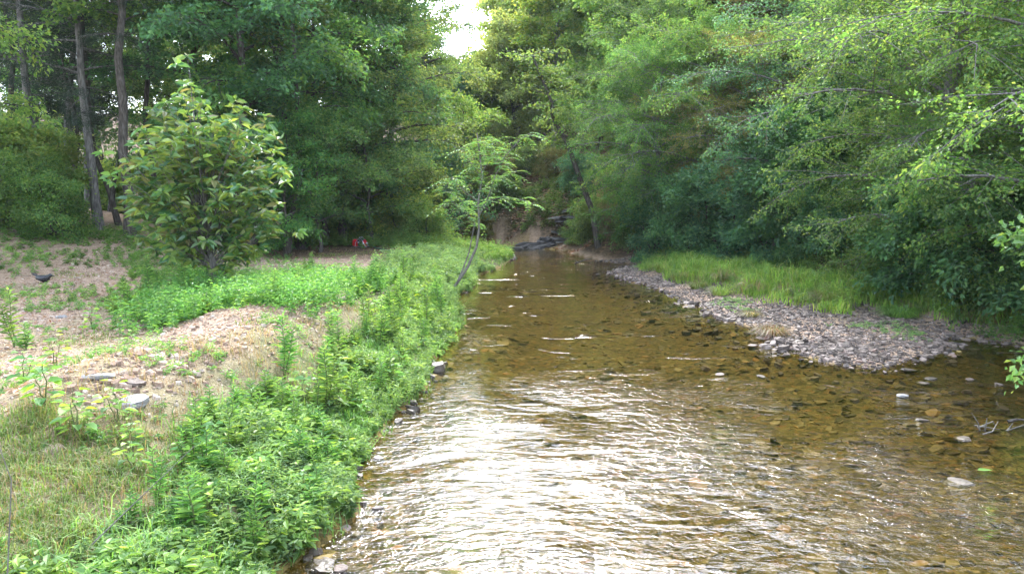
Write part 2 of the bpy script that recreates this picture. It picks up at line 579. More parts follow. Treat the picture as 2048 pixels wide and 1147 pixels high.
def water_mat():
    m, nt, out = nodes_of('creek_water')
    N, Lk = nt.nodes, nt.links
    tc = N.new("ShaderNodeTexCoord")

    def noise(s, st, d=3, dist=0.0):
        mp = N.new("ShaderNodeMapping"); mp.inputs['Scale'].default_value = st
        mp.inputs['Rotation'].default_value = (0, 0, R(-14))
        Lk.new(tc.outputs['Object'], mp.inputs[0])
        n = N.new("ShaderNodeTexNoise"); n.inputs['Scale'].default_value = s; n.inputs['Detail'].default_value = d
        n.inputs['Distortion'].default_value = dist
        Lk.new(mp.outputs[0], n.inputs['Vector'])
        return n.outputs[0]

    def math_(op, a, b=None, c=None):
        x = N.new("ShaderNodeMath"); x.operation = op
        for i, v in enumerate((a, b, c)):
            if v is None: continue
            if hasattr(v, 'node'): Lk.new(v, x.inputs[i])
            else: x.inputs[i].default_value = v
        return x.outputs[0]
    big = noise(1.9, (.6, 1.3, 1), 2, .6)
    mid = noise(8.5, (.6, 1.2, 1), 3, .8)
    fine = noise(25, (.8, 1.2, 1), 2, .3)
    h = math_('MULTIPLY', big, .8)
    h = math_('MULTIPLY_ADD', mid, .38, h)
    h = math_('MULTIPLY_ADD', fine, .10, h)
    # riffles strong near the camera and in patches, calm further up the creek
    sx = N.new("ShaderNodeSeparateXYZ"); Lk.new(tc.outputs['Object'], sx.inputs[0])
    mr = N.new("ShaderNodeMapRange")
    mr.inputs[1].default_value = 6; mr.inputs[2].default_value = 13; mr.inputs[3].default_value = 1.25; mr.inputs[4].default_value = .16
    Lk.new(sx.outputs['Y'], mr.inputs[0])
    patch = noise(.35, (1, .8, 1), 3, .5)
    pr = N.new("ShaderNodeMapRange")
    pr.inputs[1].default_value = .42; pr.inputs[2].default_value = .62; pr.inputs[3].default_value = .4; pr.inputs[4].default_value = 1.5
    Lk.new(patch, pr.inputs[0])
    amp = math_('MULTIPLY', mr.outputs[0], pr.outputs[0])
    rf = noise(.8, (.7, 1.5, 1), 2, .8)
    rr_ = N.new("ShaderNodeMapRange")
    rr_.inputs[1].default_value = .58; rr_.inputs[2].default_value = .74; rr_.inputs[3].default_value = 0; rr_.inputs[4].default_value = .6
    Lk.new(rf, rr_.inputs[0])
    amp = math_('MAXIMUM', amp, rr_.outputs[0])
    h = math_('MULTIPLY', h, amp)
    bp = N.new("ShaderNodeBump"); bp.inputs['Strength'].default_value = 1.0; bp.inputs['Distance'].default_value = .085
    Lk.new(h, bp.inputs['Height'])
    fr = N.new("ShaderNodeFresnel"); fr.inputs['IOR'].default_value = 1.34
    Lk.new(bp.outputs[0], fr.inputs['Normal'])
    gl = N.new("ShaderNodeBsdfGlossy"); gl.inputs['Roughness'].default_value = .015
    gl.inputs['Color'].default_value = (1, 1, 1, 1)
    Lk.new(bp.outputs[0], gl.inputs['Normal'])
    tr = N.new("ShaderNodeBsdfTransparent"); tr.inputs['Color'].default_value = (.78, .73, .53, 1)
    mx = N.new("ShaderNodeMixShader")
    Lk.new(fr.outputs[0], mx.inputs[0]); Lk.new(tr.outputs[0], mx.inputs[1]); Lk.new(gl.outputs[0], mx.inputs[2])
    Lk.new(mx.outputs[0], out.inputs['Surface'])
    return m


# ---------------------------------------------------------------- terrain
def spaced(lo, a, b, hi, fine, grow=1.18):
    mid = list(np.arange(a, b + fine / 2, fine))
    s, x, left = fine, a, []
    while x > lo:
        s *= grow; x -= s; left.append(x)
    s, x, right = fine, b, []
    while x < hi:
        s *= grow; x += s; right.append(x)
    return np.array(left[::-1] + mid + right)


gx = spaced(-150, -14, 14, 150, .16, 1.12)
gy = spaced(-35, 3.5, 28, 230, .16, 1.10)
X, Y = np.meshgrid(gx, gy)
Z = height(X, Y)
g = Geo()
nx, ny = len(gx), len(gy)
ii = np.arange(ny - 1)[:, None] * nx + np.arange(nx - 1)[None, :]
F = np.stack([ii, ii + 1, ii + nx + 1, ii + nx], -1).reshape(-1, 4)
g.add(np.stack([X, Y, Z], -1).reshape(-1, 3), F)
me = g.mesh('ground', True)
dl, dr, wet, w = fields(X, Y)
left = (dl < dr) & ~wet
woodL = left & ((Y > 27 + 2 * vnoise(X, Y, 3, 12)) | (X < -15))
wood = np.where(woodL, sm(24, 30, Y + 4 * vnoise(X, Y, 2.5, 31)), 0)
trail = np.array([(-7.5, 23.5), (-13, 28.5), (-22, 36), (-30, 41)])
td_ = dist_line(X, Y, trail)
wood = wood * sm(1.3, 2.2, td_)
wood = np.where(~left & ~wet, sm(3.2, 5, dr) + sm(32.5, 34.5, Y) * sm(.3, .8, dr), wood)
# the brown trail cut through the left woods stays bare soil
green = np.where(left, .55 * (1 - sm(1.6, 2.6, dl + vnoise(X, Y, .8, 4))) + .35 * sm(.05, .3, vnoise(X, Y, 1.5, 11)), 0)
green = np.where(~left & ~wet, sm(1.8, 3, dr) * (1 - sm(4, 6, dr)) * .8, green)
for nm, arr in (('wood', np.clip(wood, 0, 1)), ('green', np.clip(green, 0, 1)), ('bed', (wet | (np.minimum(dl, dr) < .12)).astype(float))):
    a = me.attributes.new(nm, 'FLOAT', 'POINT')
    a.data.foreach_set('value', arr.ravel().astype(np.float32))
o = link_mesh('ground', me, None, [ground_mat()])
tag(o, kind='structure')

# water sheet
g = Geo()
wx = np.linspace(-95, 16, 60); wy = np.linspace(-32, 46, 60)
WX, WY = np.meshgrid(wx, wy)
ii = np.arange(59)[:, None] * 60 + np.arange(59)[None, :]
g.add(np.stack([WX, WY, WX * 0], -1).reshape(-1, 3), np.stack([ii, ii + 1, ii + 61, ii + 60], -1).reshape(-1, 4))
o = link_mesh('water', g.mesh('water', True), None, [water_mat()])
tag(o, kind='structure')


# ---------------------------------------------------------------- stones
def blob(seed, n1=7, n2=5, rough=.18):
    r = np.random.default_rng(seed)
    V, Fq = [], []
    for i in range(n2 + 1):
        th = math.pi * i / n2
        for j in range(n1):
            ph = 2 * math.pi * j / n1
            k = 1 + r.uniform(-rough, rough)
            V.append((math.sin(th) * math.cos(ph) * k, math.sin(th) * math.sin(ph) * k, math.cos(th) * (k if 0 < i < n2 else 1)))
    for i in range(n2):
        for j in range(n1):
            a, b = i * n1 + j, i * n1 + (j + 1) % n1
            Fq.append((a, b, b + n1, a + n1))
    return np.array(V), np.array(Fq)


def box_rock(seed):
    """angular low stone: jittered box with chipped corners"""
    r = np.random.default_rng(seed)
    V = np.array([(x, y, z) for z in (-1, 1) for x, y in ((-1, -.6), (-.5, -1), (.7, -.9), (1, -.2), (.8, .8), (-.2, 1), (-.95, .5))], float)
    V[7:] *= (.78, .78, .9)
    V += r.uniform(-.22, .22, V.shape)
    n = 7
    Fq = np.array([(j, (j + 1) % n, n + (j + 1) % n, n + j) for j in range(n)])
    return V, Fq


ROCKS = [box_rock(s) for s in range(6)]


def scatter_rocks(name, xy, size, flat, mat, sink=.3, label=None, big=None, smooth=False):
    """many stones merged in one 'stuff' mesh"""
    g = Geo()
    z = height(xy[:, 0], xy[:, 1])
    size = size * (.55 + 1.3 * np.clip(vnoise(xy[:, 0], xy[:, 1], 1.1, 97) + .35, 0, 1))
    n = len(xy)
    ang = RNG.uniform(0, 6.28, n)
    which = RNG.integers(0, len(ROCKS), n)
    tilt = RNG.normal(0, .22, (n, 2))
    asp = RNG.uniform(.6, 1.1, n)
    for w_ in range(len(ROCKS)):
        k = np.where(which == w_)[0]
        if not len(k): continue
        V0, F0 = ROCKS[w_]
        nv = len(V0)
        s = size[k][:, None]
        x = V0[None, :, 0] * s; y = V0[None, :, 1] * s * asp[k][:, None]; zz = V0[None, :, 2] * s * flat
        zz = zz + tilt[k, 0:1] * x + tilt[k, 1:2] * y
        c, sn = np.cos(ang[k])[:, None], np.sin(ang[k])[:, None]
        P = np.stack([x * c - y * sn + xy[k, 0:1], x * sn + y * c + xy[k, 1:2], zz + z[k][:, None] + s * flat * (1 - 2 * sink)], -1)
        base = (np.arange(len(k)) * nv)[:, None, None]
        b0 = g.n
        g.add(P.reshape(-1, 3), (F0[None] + base).reshape(-1, 4))
        caps = np.arange(7, 14)[None, :] + (np.arange(len(k)) * nv)[:, None] + b0
        g.f.append(caps)
    o = link_mesh(name, g.mesh(name, smooth), None, [mat])
    tag(o, label, kind='stuff')
    return o


def sample(n, x0, x1, y0, y1, fn):
    """rejection sample points where fn(x,y) gives probability"""
    out = []
    tot = 0
    while tot < n:
        x = RNG.uniform(x0, x1, n * 3); y = RNG.uniform(y0, y1, n * 3)
        p = fn(x, y)
        k = RNG.uniform(0, 1, n * 3) < p
        out.append(np.stack([x[k], y[k]], 1)); tot += k.sum()
        if len(out) > 60: break
    return np.concatenate(out)[:n]


def is_left(x, y):
    dl, dr, wet, w = fields(x, y)
    return (dl < dr) & ~wet, dl


def is_right(x, y):
    dl, dr, wet, w = fields(x, y)
    return (dr <= dl) & ~wet, dr


def fn(x, y):
    l, d = is_left(x, y)
    b = sm(1.3, 2.0, d + .9 * vnoise(x, y, .8, 4)) * (.25 + .75 * sm(-.15, .25, vnoise(x, y, 1.3, 21)))
    return l * b * np.clip((14 / np.maximum(y, 4)) ** 1.3, .05, 1)


xy = sample(30000, -13, -1.5, 4, 27, fn)
scatter_rocks('gravel', xy, .010 + .038 * RNG.power(.35, len(xy)) ** 2.4, .45, M['stone'], label='loose tan gravel and clods over the left bank')
def fn(x, y):
    r, d = is_right(x, y)
    return r * (1 - sm(barw(y, x) - .2, barw(y, x) + .8, d + .8 * vnoise(x, y, .9, 14))) * (y < 35) * (y > 12)
xy = sample(26000, 2, 13, 12, 34, fn)
scatter_rocks('gravel', xy, .014 + .05 * RNG.power(.35, len(xy)) ** 1.8, .4, M['barstone'], label='grey brown cobbles of the gravel bar on the right')
def fn(x, y):
    dl, dr, wet, w = fields(x, y)
    return (wet & (np.minimum(dl, dr) > .08)) * np.clip((8 / np.maximum(y, 3)) ** 1.2, .05, 1)
xy = sample(24000, -3, 13, 4.5, 26, fn)
scatter_rocks('creek_bed_stones', xy, .015 + .09 * RNG.power(.3, len(xy)) ** 2.5, .16, M['bedstone'], label='flat brown and orange stones lying on the creek bed')
def fn(x, y):
    dl, dr, wet, w = fields(x, y)
    return wet & (dr < 2.2) & (RNG.uniform(0, 1, x.shape) < np.exp(-dr * 1.6)) & (y > 9) & (y < 34) & (x > 3)
xy = sample(1300, 3, 12, 9, 34, fn)
sz = .02 + .07 * RNG.uniform(0, 1, len(xy)) ** 2.5
g_ = scatter_rocks('shallow_stones', xy, sz, .4, M['barstone'], sink=.1, label='small wet stones breaking the shallows round the gravel bar')
def fn(x, y):
    l, d = is_left(x, y)
    return l * (1 - sm(.1, 1.6, d)) * (y > 34) * (y < 40)
xy = sample(1500, -2, 1.5, 33, 38, fn)
scatter_rocks('gravel', xy, .03 + .06 * RNG.uniform(0, 1, len(xy)) ** 2, .4, M['barstone'], label='pale pebbles on the tip of the far left spit')


def stone(px, py, size, mat, label, group=None, z=None, flat=.5, seed=0, under=0.0, cat='stone'):
    zz = 0 if z is None else z
    x, y = ground(px, py, zz)
    if z is None: zt = H1(x, y)
    else:
        zt = H1(x, y)
        x, y = ground(px, py, zt); zt = H1(x, y)
    if z is None:
        size *= .72
        if mat is M['bedstone'] or (mat is M['barstone'] and px > 1500 and py > 730): mat = M['wetstone']
    V, Fq = blob(seed, 9, 6, .13)
    if z is None: flat *= .6
    V = V * np.array([1, .75, flat]) * size
    # squash facets for an angular look
    V[:, 2] = np.where(V[:, 2] > size * flat * .6, size * flat * .6 + (V[:, 2] - size * flat * .6) * .3, V[:, 2])
    g = Geo(); g.add(V, Fq)
    o = link_mesh('stone', g.mesh('stone', False), None, [mat])
    o.location = (x, y, zt + size * flat * .05 - under if z is not None else max(zt, -.25) + 0)
    if z is None:
        o.location.z = -size * flat * (.25 if mat is not M['wetstone'] else .45)
        if mat is M['whitestone']: mat = M['barstone']; o.data.materials.clear(); o.data.materials.append(M['barstone'] if px != 1805 else M['whitestone'])
    o.rotation_euler = (0.1, -.08, seed * 1.3)
    tag(o, label, cat, group)
    return o


stone(1805, 790, .17, M['whitestone'], 'pale blunt stone standing out of the shallow water below the gravel bar', seed=3, flat=.55)
stone(1520, 675, .22, M['barstone'], 'flat grey stone at the water edge below the grass tuft', seed=4, flat=.35)
stone(1505, 690, .16, M['barstone'], 'small pale stone awash beside the flat stone near the tuft', seed=5, flat=.4)
stone(1885, 687, .24, M['whitestone'], 'pale slab at the right end of the gravel bar by the pool', seed=6, flat=.3)
stone(1820, 738, .2, M['barstone'], 'brown cobble in the shallows just off the tip of the gravel bar', seed=7, flat=.4)
stone(1860, 755, .22, M['barstone'], 'low wet stone breaking the water right of the bar tip', seed=8, flat=.35)
stone(1845, 765, .15, M['barstone'], 'little reddish stone awash above the pale blunt stone', seed=9, flat=.35)
stone(1940, 758, .12, M['whitestone'], 'small light stone in the pool under the right bank', seed=10)
stone(2000, 768, .12, M['whitestone'], 'rightmost small light stone in the pool', seed=11)
stone(1845, 838, .13, M['barstone'], 'small dark wet stone with a ripple round it, mid right', seed=12)
stone(1925, 875, .2, M['bedstone'], 'dark wet rock breaking the surface below the twig tangle', seed=13, flat=.35)
stone(1915, 962, .22, M['bedstone'], 'orange brown rock just breaking the water at lower right', seed=14, flat=.3)
stone(1440, 748, .14, M['barstone'], 'stone under a small riffle left of the bar tip', seed=15, flat=.3)
stone(1525, 752, .16, M['barstone'], 'greenish stone in the riffle near the middle of the creek', seed=16, flat=.3)
stone(885, 673, .16, M['barstone'], 'stone at the left waterline where the water breaks white', seed=17)
stone(930, 585, .2, M['bark'], 'dark rounded rock under the weeds of the left bank', seed=18)
stone(762, 862, .11, M['barstone'], 'grey stone at the left waterline under overhanging weeds', seed=19)
stone(655, 1060, .12, M['stone'], 'tan stone in the corner where weeds meet water at lower left', seed=20)
stone(690, 1055, .13, M['barstone'], 'dark wet stone with water sliding over it at lower left', seed=21)
stone(625, 1050, .09, M['barstone'], 'small grey stone tucked under the weeds left of the tan stone', seed=22)
stone(680, 1135, .12, M['barstone'], 'grey stone cut by the bottom edge near the bank', seed=23)
stone(640, 1125, .2, M['bedstone'], 'broad olive stone just under the water at the bottom left of the creek', seed=24, flat=.2)
stone(262, 762, .2, M['whitestone'], 'large white stone on the gravel berm, the right one of the pale pair', z=.9, seed=25, flat=.35)
stone(268, 745, .15, M['barstone'], 'blue grey stone lying on the large white stone', z=1.0, seed=26, flat=.35)
stone(198, 755, .17, M['whitestone'], 'flat white stone left of the large white one on the berm', z=.9, seed=27, flat=.25)
stone(122, 635, .13, M['whitestone'], 'lone pale stone on the dirt above the seedlings', z=.9, seed=28)
stone(655, 598, .5, M['stone'], 'long low tan boulder on top of the berm behind the seedlings', z=.9, seed=29, flat=.3)
stone(100, 862, .11, M['stone'], 'angular tan stone on the bare patch at left', z=.8, seed=30)

# ---------------------------------------------------------------- trees
ZV = np.array([0, 0, 1.0])


def rotz(D, a):
    c, s = np.cos(a), np.sin(a)
    return np.stack([D[..., 0] * c - D[..., 1] * s, D[..., 0] * s + D[..., 1] * c, D[..., 2]], -1)


def grow_tree(seed, H, r0, base, Rc, n_limb, n_sub, n_twig, n_leaf, leaf, up=.35, droop=.5, bias=(0, 0), profile=None,
              lean=(0, 0), kind='diamond', wtwig=.55, lw=.6, keep=.72, wob=.12, stems=1, top=1.0, nj=.75, sides=7):
    """returns (wood Geo, leaf Geo)"""
    r = np.random.default_rng(seed)
    gw, gl = Geo(), Geo()
    profile = profile or (lambda t: math.sin(math.pi * min(1, max(.05, (t - base) / (1.02 - base))) ** .7) * .75 + .3)
    S_, D_, L_ = [], [], []
    for st in range(stems):
        a0 = st * 2 * math.pi / max(1, stems) + r.uniform(0, 1)
        sl = 0 if stems == 1 else .38
        nT = 12
        t = np.linspace(0, 1, nT)
        wx_ = np.cumsum(r.normal(0, wob, nT)) * H / nT
        wy_ = np.cumsum(r.normal(0, wob, nT)) * H / nT
        wx_ -= wx_[0]; wy_ -= wy_[0]
        pts = np.stack([lean[0] * H * t ** 1.3 + wx_ + sl * math.cos(a0) * H * t * .8, lean[1] * H * t ** 1.3 + wy_ + sl * math.sin(a0) * H * t * .8, H * t * (.9 if st else 1) - (.15 * (t == 0))], 1)
        rad = r0 * (1 - t) ** .8 * (.75 if stems > 1 else 1) + .012
        rad[0] *= 1.35
        tube(gw, pts, rad, sides)
        for i in range(n_limb):
            u = base + (top - base) * ((i + r.uniform(0, 1)) / n_limb)
            p0 = np.array([np.interp(u, t, pts[:, c]) for c in range(3)])
            rr = float(np.interp(u, t, rad))
            az = i * 2.399 + r.uniform(-.5, .5)
            k = 1 + bias[1] * math.cos(az - bias[0])
            if r.uniform() > .35 + .65 * k: continue
            Ln = Rc * profile(u) * r.uniform(.7, 1.15) * k
            if Ln < .25: continue
            e0 = up + .5 * (u - .5) + r.uniform(-.15, .2)
            m = 7
            s = np.linspace(0, 1, m)
            el = e0 - droop * s ** 1.2
            azs = az + np.cumsum(r.normal(0, .09, m))
            d = np.stack([np.cos(azs) * np.cos(el), np.sin(azs) * np.cos(el), np.sin(el)], 1)
            P = p0 + np.concatenate([[np.zeros(3)], np.cumsum(d[:-1] * Ln / (m - 1), 0)])
            tube(gw, P, max(.006, min(rr * .55, Ln * .022)) * (1 - s * .88), 4)
            ns = max(2, int(n_sub * min(1.3, Ln / Rc + .3)))
            for j in range(ns):
                v = .12 + .88 * (j + r.uniform(0, 1)) / ns
                q = np.array([np.interp(v, s, P[:, c]) for c in range(3)])
                dd = np.array([np.interp(v, s, d[:, c]) for c in range(3)])
                sgn = 1 if j % 2 else -1
                ang = sgn * r.uniform(.45, 1.15) if j < ns - 1 else 0
                sd = rotz(dd, ang)
                sd[2] += r.uniform(-.45, .5)
                sl_ = Ln * (.5 - .25 * v) * r.uniform(.6, 1.2) + .15
                S_.append(q); D_.append(sd / np.linalg.norm(sd)); L_.append(sl_)
    S = np.array(S_); D = np.array(D_); L = np.array(L_)
    for q, d, l in zip(S, D, L):
        if l > .3:
            tt = np.array([0, .5, 1])[:, None]
            tube(gw, q + d * l * tt - ZV * .12 * l * tt ** 2, np.array([1, .6, .25]) * max(.004, min(.018, l * .012)), 3)
    m = len(S)
    # twigs
    u = (np.arange(n_twig)[None, :] + r.uniform(0, 1, (m, n_twig))) / n_twig
    q = S[:, None] + D[:, None] * (L[:, None] * u)[..., None]
    q[..., 2] -= .12 * L[:, None] * u ** 2
    sg = np.where(np.arange(n_twig) % 2 == 0, 1, -1)[None, :]
    td = rotz(np.broadcast_to(D[:, None], (m, n_twig, 3)), sg * r.uniform(.3, 1.2, (m, n_twig)))
    td = td + r.normal(0, .38, td.shape)
    td[..., 2] += -.1
    td = norm(td)
    tl = wtwig * r.uniform(.5, 1.3, (m, n_twig)) * (.4 + .6 * (1 - u))
    ok = (r.uniform(0, 1, (m, n_twig)) < keep)
    q, td, tl = q[ok], td[ok], tl[ok]
    k = len(q)
    v = (np.arange(n_leaf)[None, :] + r.uniform(0, 1, (k, n_leaf))) / n_leaf
    P = q[:, None] + td[:, None] * (tl[:, None] * v)[..., None]
    P[..., 2] -= .1 * tl[:, None] * v ** 2
    P += r.normal(0, leaf * .8, P.shape)
    sg = np.where(np.arange(n_leaf) % 2 == 0, 1, -1)[None, :]
    ld = rotz(np.broadcast_to(td[:, None], (k, n_leaf, 3)), sg * r.uniform(.4, 1.3, (k, n_leaf)))
    ld = ld + r.normal(0, .25, ld.shape); ld[..., 2] -= .15
    N = ZV + r.normal(0, nj, ld.shape)
    n = k * n_leaf
    Ls = leaf * r.uniform(.65, 1.25, n)
    leaf_geo(gl, P.reshape(-1, 3), ld.reshape(-1, 3), N.reshape(-1, 3), Ls, Ls * lw, kind)
    return gw, gl


LEAFCOUNT = 0
PROTO = {}


def make_proto(key, crown_name='crown', bark='bark', mat='maple', **kw):
    global LEAFCOUNT
    gw, gl = grow_tree(**kw)
    LEAFCOUNT += gl.n
    wm = gw.mesh('trunk', True); wm.materials.append(M[bark])
    lm = gl.mesh(crown_name, False); lm.materials.append(M[mat])
    PROTO[key] = (wm, lm, crown_name)


make_proto('maple_a', seed=11, H=16, r0=.2, base=.12, Rc=4.3, n_limb=34, n_sub=11, n_twig=10, n_leaf=11, leaf=.18, up=.4, droop=.65)
make_proto('maple_b', seed=12, H=17, r0=.23, base=.2, Rc=4.8, n_limb=34, n_sub=11, n_twig=10, n_leaf=11, leaf=.18, up=.45, droop=.7)
make_proto('wood_a', seed=13, H=17, r0=.17, base=.42, Rc=3.4, n_limb=24, n_sub=9, n_twig=9, n_leaf=10, leaf=.18, up=.5, droop=.6, bark='bark')
make_proto('over_a', seed=21, H=9.5, r0=.16, base=.08, Rc=4.1, n_limb=44, n_sub=14, n_twig=13, n_leaf=13, leaf=.085, up=.5, droop=.95, bias=(math.pi, .4), mat='elm', kind='diamond', wtwig=.5, bark='greybark')
make_proto('over_b', seed=22, H=10.5, r0=.17, base=.1, Rc=4.2, n_limb=40, n_sub=13, n_twig=12, n_leaf=13, leaf=.095, up=.55, droop=.9, bias=(math.pi, .35), mat='elm', bark='greybark')
make_proto('pole_a', seed=14, H=17, r0=.11, base=.5, Rc=2.6, n_limb=20, n_sub=8, n_twig=8, n_leaf=9, leaf=.18, up=.6, droop=.6, wob=.09)
make_proto('hill_a', seed=31, H=10.5, r0=.14, base=.1, Rc=3.2, n_limb=32, n_sub=11, n_twig=10, n_leaf=10, leaf=.24, up=.6, droop=.7, mat='bright')
make_proto('hill_b', seed=32, H=12, r0=.15, base=.2, Rc=3.0, n_limb=30, n_sub=11, n_twig=10, n_leaf=10, leaf=.24, up=.8, droop=.7, mat='bright', bark='greybark')
make_proto('small_a', seed=41, H=5.5, r0=.07, base=.1, Rc=2.3, n_limb=20, n_sub=9, n_twig=9, n_leaf=9, leaf=.13, up=.5, droop=.6)
make_proto('shrub_a', crown_name='foliage', seed=51, H=3.2, r0=.035, base=.05, Rc=1.5, n_limb=10, n_sub=7, n_twig=9, n_leaf=9, leaf=.135, up=.6, droop=.7, stems=4, mat='blue')
make_proto('shrub_b', crown_name='foliage', seed=52, H=2.2, r0=.03, base=.03, Rc=1.3, n_limb=9, n_sub=7, n_twig=9, n_leaf=9, leaf=.095, up=.5, droop=.8, stems=4, mat='maple')
make_proto('cedar_a', seed=61, H=15, r0=.16, base=.27, Rc=2.6, n_limb=46, n_sub=10, n_twig=12, n_leaf=12, leaf=.10, up=.15, droop=.4, mat='cedar', bark='greybark', lw=.22, nj=.8, wtwig=.45, wob=.04)


def plant_tree(key, x, y, s, label, cat='tree', group=None, mat=None, rz=None, name='tree', sz=1.0, tilt=None, dz=0.0):
    wm, lm, cn = PROTO[key]
    z = H1(x, y)
    e = empty(name, (x, y, z - .08 + dz), random.uniform(0, 6.28) if rz is None else rz)
    e.scale = (s, s, s * sz)
    if tilt: e.rotation_euler = (tilt[0], tilt[1], e.rotation_euler[2])
    t = bpy.data.objects.new('trunk' if cn == 'crown' else 'stem', wm); COL.objects.link(t); t.parent = e
    c = bpy.data.objects.new(cn, lm); COL.objects.link(c); c.parent = e
    if mat:
        c.material_slots[0].link = 'OBJECT'
        c.material_slots[0].material = M[mat]
    tag(e, label, cat, group)
    return e


def T(key, px, y, s, label, **kw):
    return plant_tree(key, px_x(px, y, 1.5), y, s, label, **kw)


# --- left woods, front rank (px column, distance)
GL = 'trees along the left edge of the clearing'
T('cedar_a', 90, 28, 1.0, 'grey trunked cedar with dark needles, leftmost full trunk in the woods', name='cedar_tree', group=GL)
T('cedar_a', 200, 27, .98, 'dark cedar with a straight grey trunk rooted on the dirt slope', name='cedar_tree', group=GL, rz=2)
T('cedar_a', 128, 32, 1.0, 'dark cedar leaning slightly, just right of the grey trunked one', name='cedar_tree', group=GL, rz=4, tilt=(0, -.1))
T('wood_a', 260, 26, 1.0, 'tall dark barked tree leaning left, directly left of the broad leaved small tree', group=GL, tilt=(0, -.07), rz=.4)
T('cedar_a', 178, 34, .95, 'slim dark cedar behind the dirt slope', name='cedar_tree', group=GL, rz=5)
T('wood_a', 0, 31, 1.0, 'tree with a pale trunk cut by the left edge of the photo', group=GL, rz=3)
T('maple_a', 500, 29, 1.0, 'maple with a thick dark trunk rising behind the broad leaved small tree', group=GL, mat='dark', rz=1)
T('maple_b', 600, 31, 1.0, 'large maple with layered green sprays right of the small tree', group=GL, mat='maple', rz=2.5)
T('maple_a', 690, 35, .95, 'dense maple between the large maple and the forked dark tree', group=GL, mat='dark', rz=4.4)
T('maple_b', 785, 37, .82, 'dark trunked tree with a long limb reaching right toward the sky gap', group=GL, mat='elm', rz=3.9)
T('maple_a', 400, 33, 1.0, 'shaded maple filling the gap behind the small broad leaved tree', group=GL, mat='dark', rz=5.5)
T('small_a', 742, 34, 1.15, 'small dark stemmed tree behind the red pump', group=GL, mat='elm', rz=1)
T('small_a', 640, 30, 1.0, 'low pale leaved tree drooping over the far end of the clearing', group=GL, mat='elm', rz=2)
T('small_a', 570, 28, .9, 'low green tree under the large maple', group=GL, mat='maple', rz=4)
T('small_a', 820, 39, .95, 'small leaning tree with yellow green leaves at the creek bend', group=GL, mat='bright', rz=4, tilt=(0, .25))
T('small_a', 880, 42, 1.1, 'blue green small tree at the creek bend', group=GL, mat='blue', rz=0)
T('small_a', 930, 46, 1.2, 'pale green small tree beyond the creek bend', group=GL, mat='bright', rz=2)
# --- bushes at the foot of the left woods
GB = 'bushes at the foot of the left woods'
T('shrub_b', 30, 24.5, 1.05, 'broad dark bush at the left edge under the cedars', name='bush', cat='bush', group=GB, mat='maple')
T('shrub_b', 110, 24, .9, 'rounded dark green bush in front of the grey cedar trunk', name='bush', cat='bush', group=GB, mat='maple')
T('shrub_a', -40, 26, 1.0, 'tall leafy bush cut by the left edge of the photo', name='bush', cat='bush', group=GB, mat='bright')
T('shrub_a', 75, 26.5, 1.0, 'lighter green bush behind the broad dark one', name='bush', cat='bush', group=GB, mat='bright')
T('shrub_b', 225, 37, 1.3, 'bush beyond the dirt trail, leaves coloured as if sunlit', name='bush', cat='bush', group=GB, mat='bright')  # bright leaf colour stands in for sunlight under the canopy
T('shrub_b', 140, 37, 1.4, 'light green bush between the cedar trunks', name='bush', cat='bush', group=GB, mat='bright')  # sunlight here is in the bright leaf colour too
T('shrub_b', 850, 34, .9, 'low bright bush at the right end of the clearing', name='bush', cat='bush', group=GB, mat='bright')
T('shrub_b', 800, 35, 1.0, 'yellow green bush behind the hose', name='bush', cat='bush', group=GB, mat='yellow')
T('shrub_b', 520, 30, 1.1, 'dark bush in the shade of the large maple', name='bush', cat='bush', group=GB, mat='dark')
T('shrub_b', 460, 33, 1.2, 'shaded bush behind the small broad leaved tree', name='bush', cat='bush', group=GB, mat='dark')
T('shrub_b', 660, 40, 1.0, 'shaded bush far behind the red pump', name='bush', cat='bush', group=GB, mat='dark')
for px, y, s_, lab in ((60, 30, 1, 'slim dark trunk between the left edge and the grey cedar'), (150, 31, .95, 'slim trunk between the two front cedars'),
                       (222, 33, .9, 'thin pale leaning trunk beside the dirt trail'), (240, 29, .9, 'thin trunk hugging the dark barked tree on its left'),
                       (330, 30, 1, 'slim dark trunk behind the top of the small broad leaved tree'), (450, 32, 1, 'slim trunk just left of the thick maple trunk'),
                       (545, 33, 1, 'slim dark trunk between the two big maples'), (572, 29, .95, 'straight dark trunk near the low green tree'),
                       (655, 34, 1, 'slim trunk at the back of the clearing above the pump'), (725, 38, .9, 'dark trunk left of the forked one'),
                       (745, 36, .85, 'leaning dark trunk near the end of the clearing'), (-20, 29, 1, 'trunk just inside the left edge behind the bushes')):
    T('pole_a', px, y, s_, lab, group='slim trunks of the left woods', mat=random.choice(['maple', 'bright', 'elm']), tilt=(random.uniform(-.05, .05), random.uniform(-.08, .08)))
# --- woods behind
k = 0
for y, ps in ((43, range(-60, 840, 140)), (56, range(-120, 860, 105))):
    for px in ps:
        k += 1
        yy = y + random.uniform(-2.5, 2.5)
        pxx = px + random.uniform(-30, 30)
        T(random.choice(['wood_a', 'maple_a', 'maple_b']), pxx, yy, random.uniform(.85, 1.05), 'tree deep in the left woods behind the front rank',
          group='background trees of the left woods', mat=random.choice(['maple', 'dark', 'elm', 'bright']))
for px in range(-60, 860, 62):
    T('shrub_a', px + random.uniform(-20, 20), 40 + random.uniform(-3, 5), random.uniform(1.0, 1.6), 'bush in the understory deep in the left woods', name='bush', cat='bush',
      group='understory bushes of the left woods', mat=random.choice(['bright', 'yellow', 'bright', 'elm']))  # bright and yellow leaves paint sunlight onto bushes the canopy keeps dark
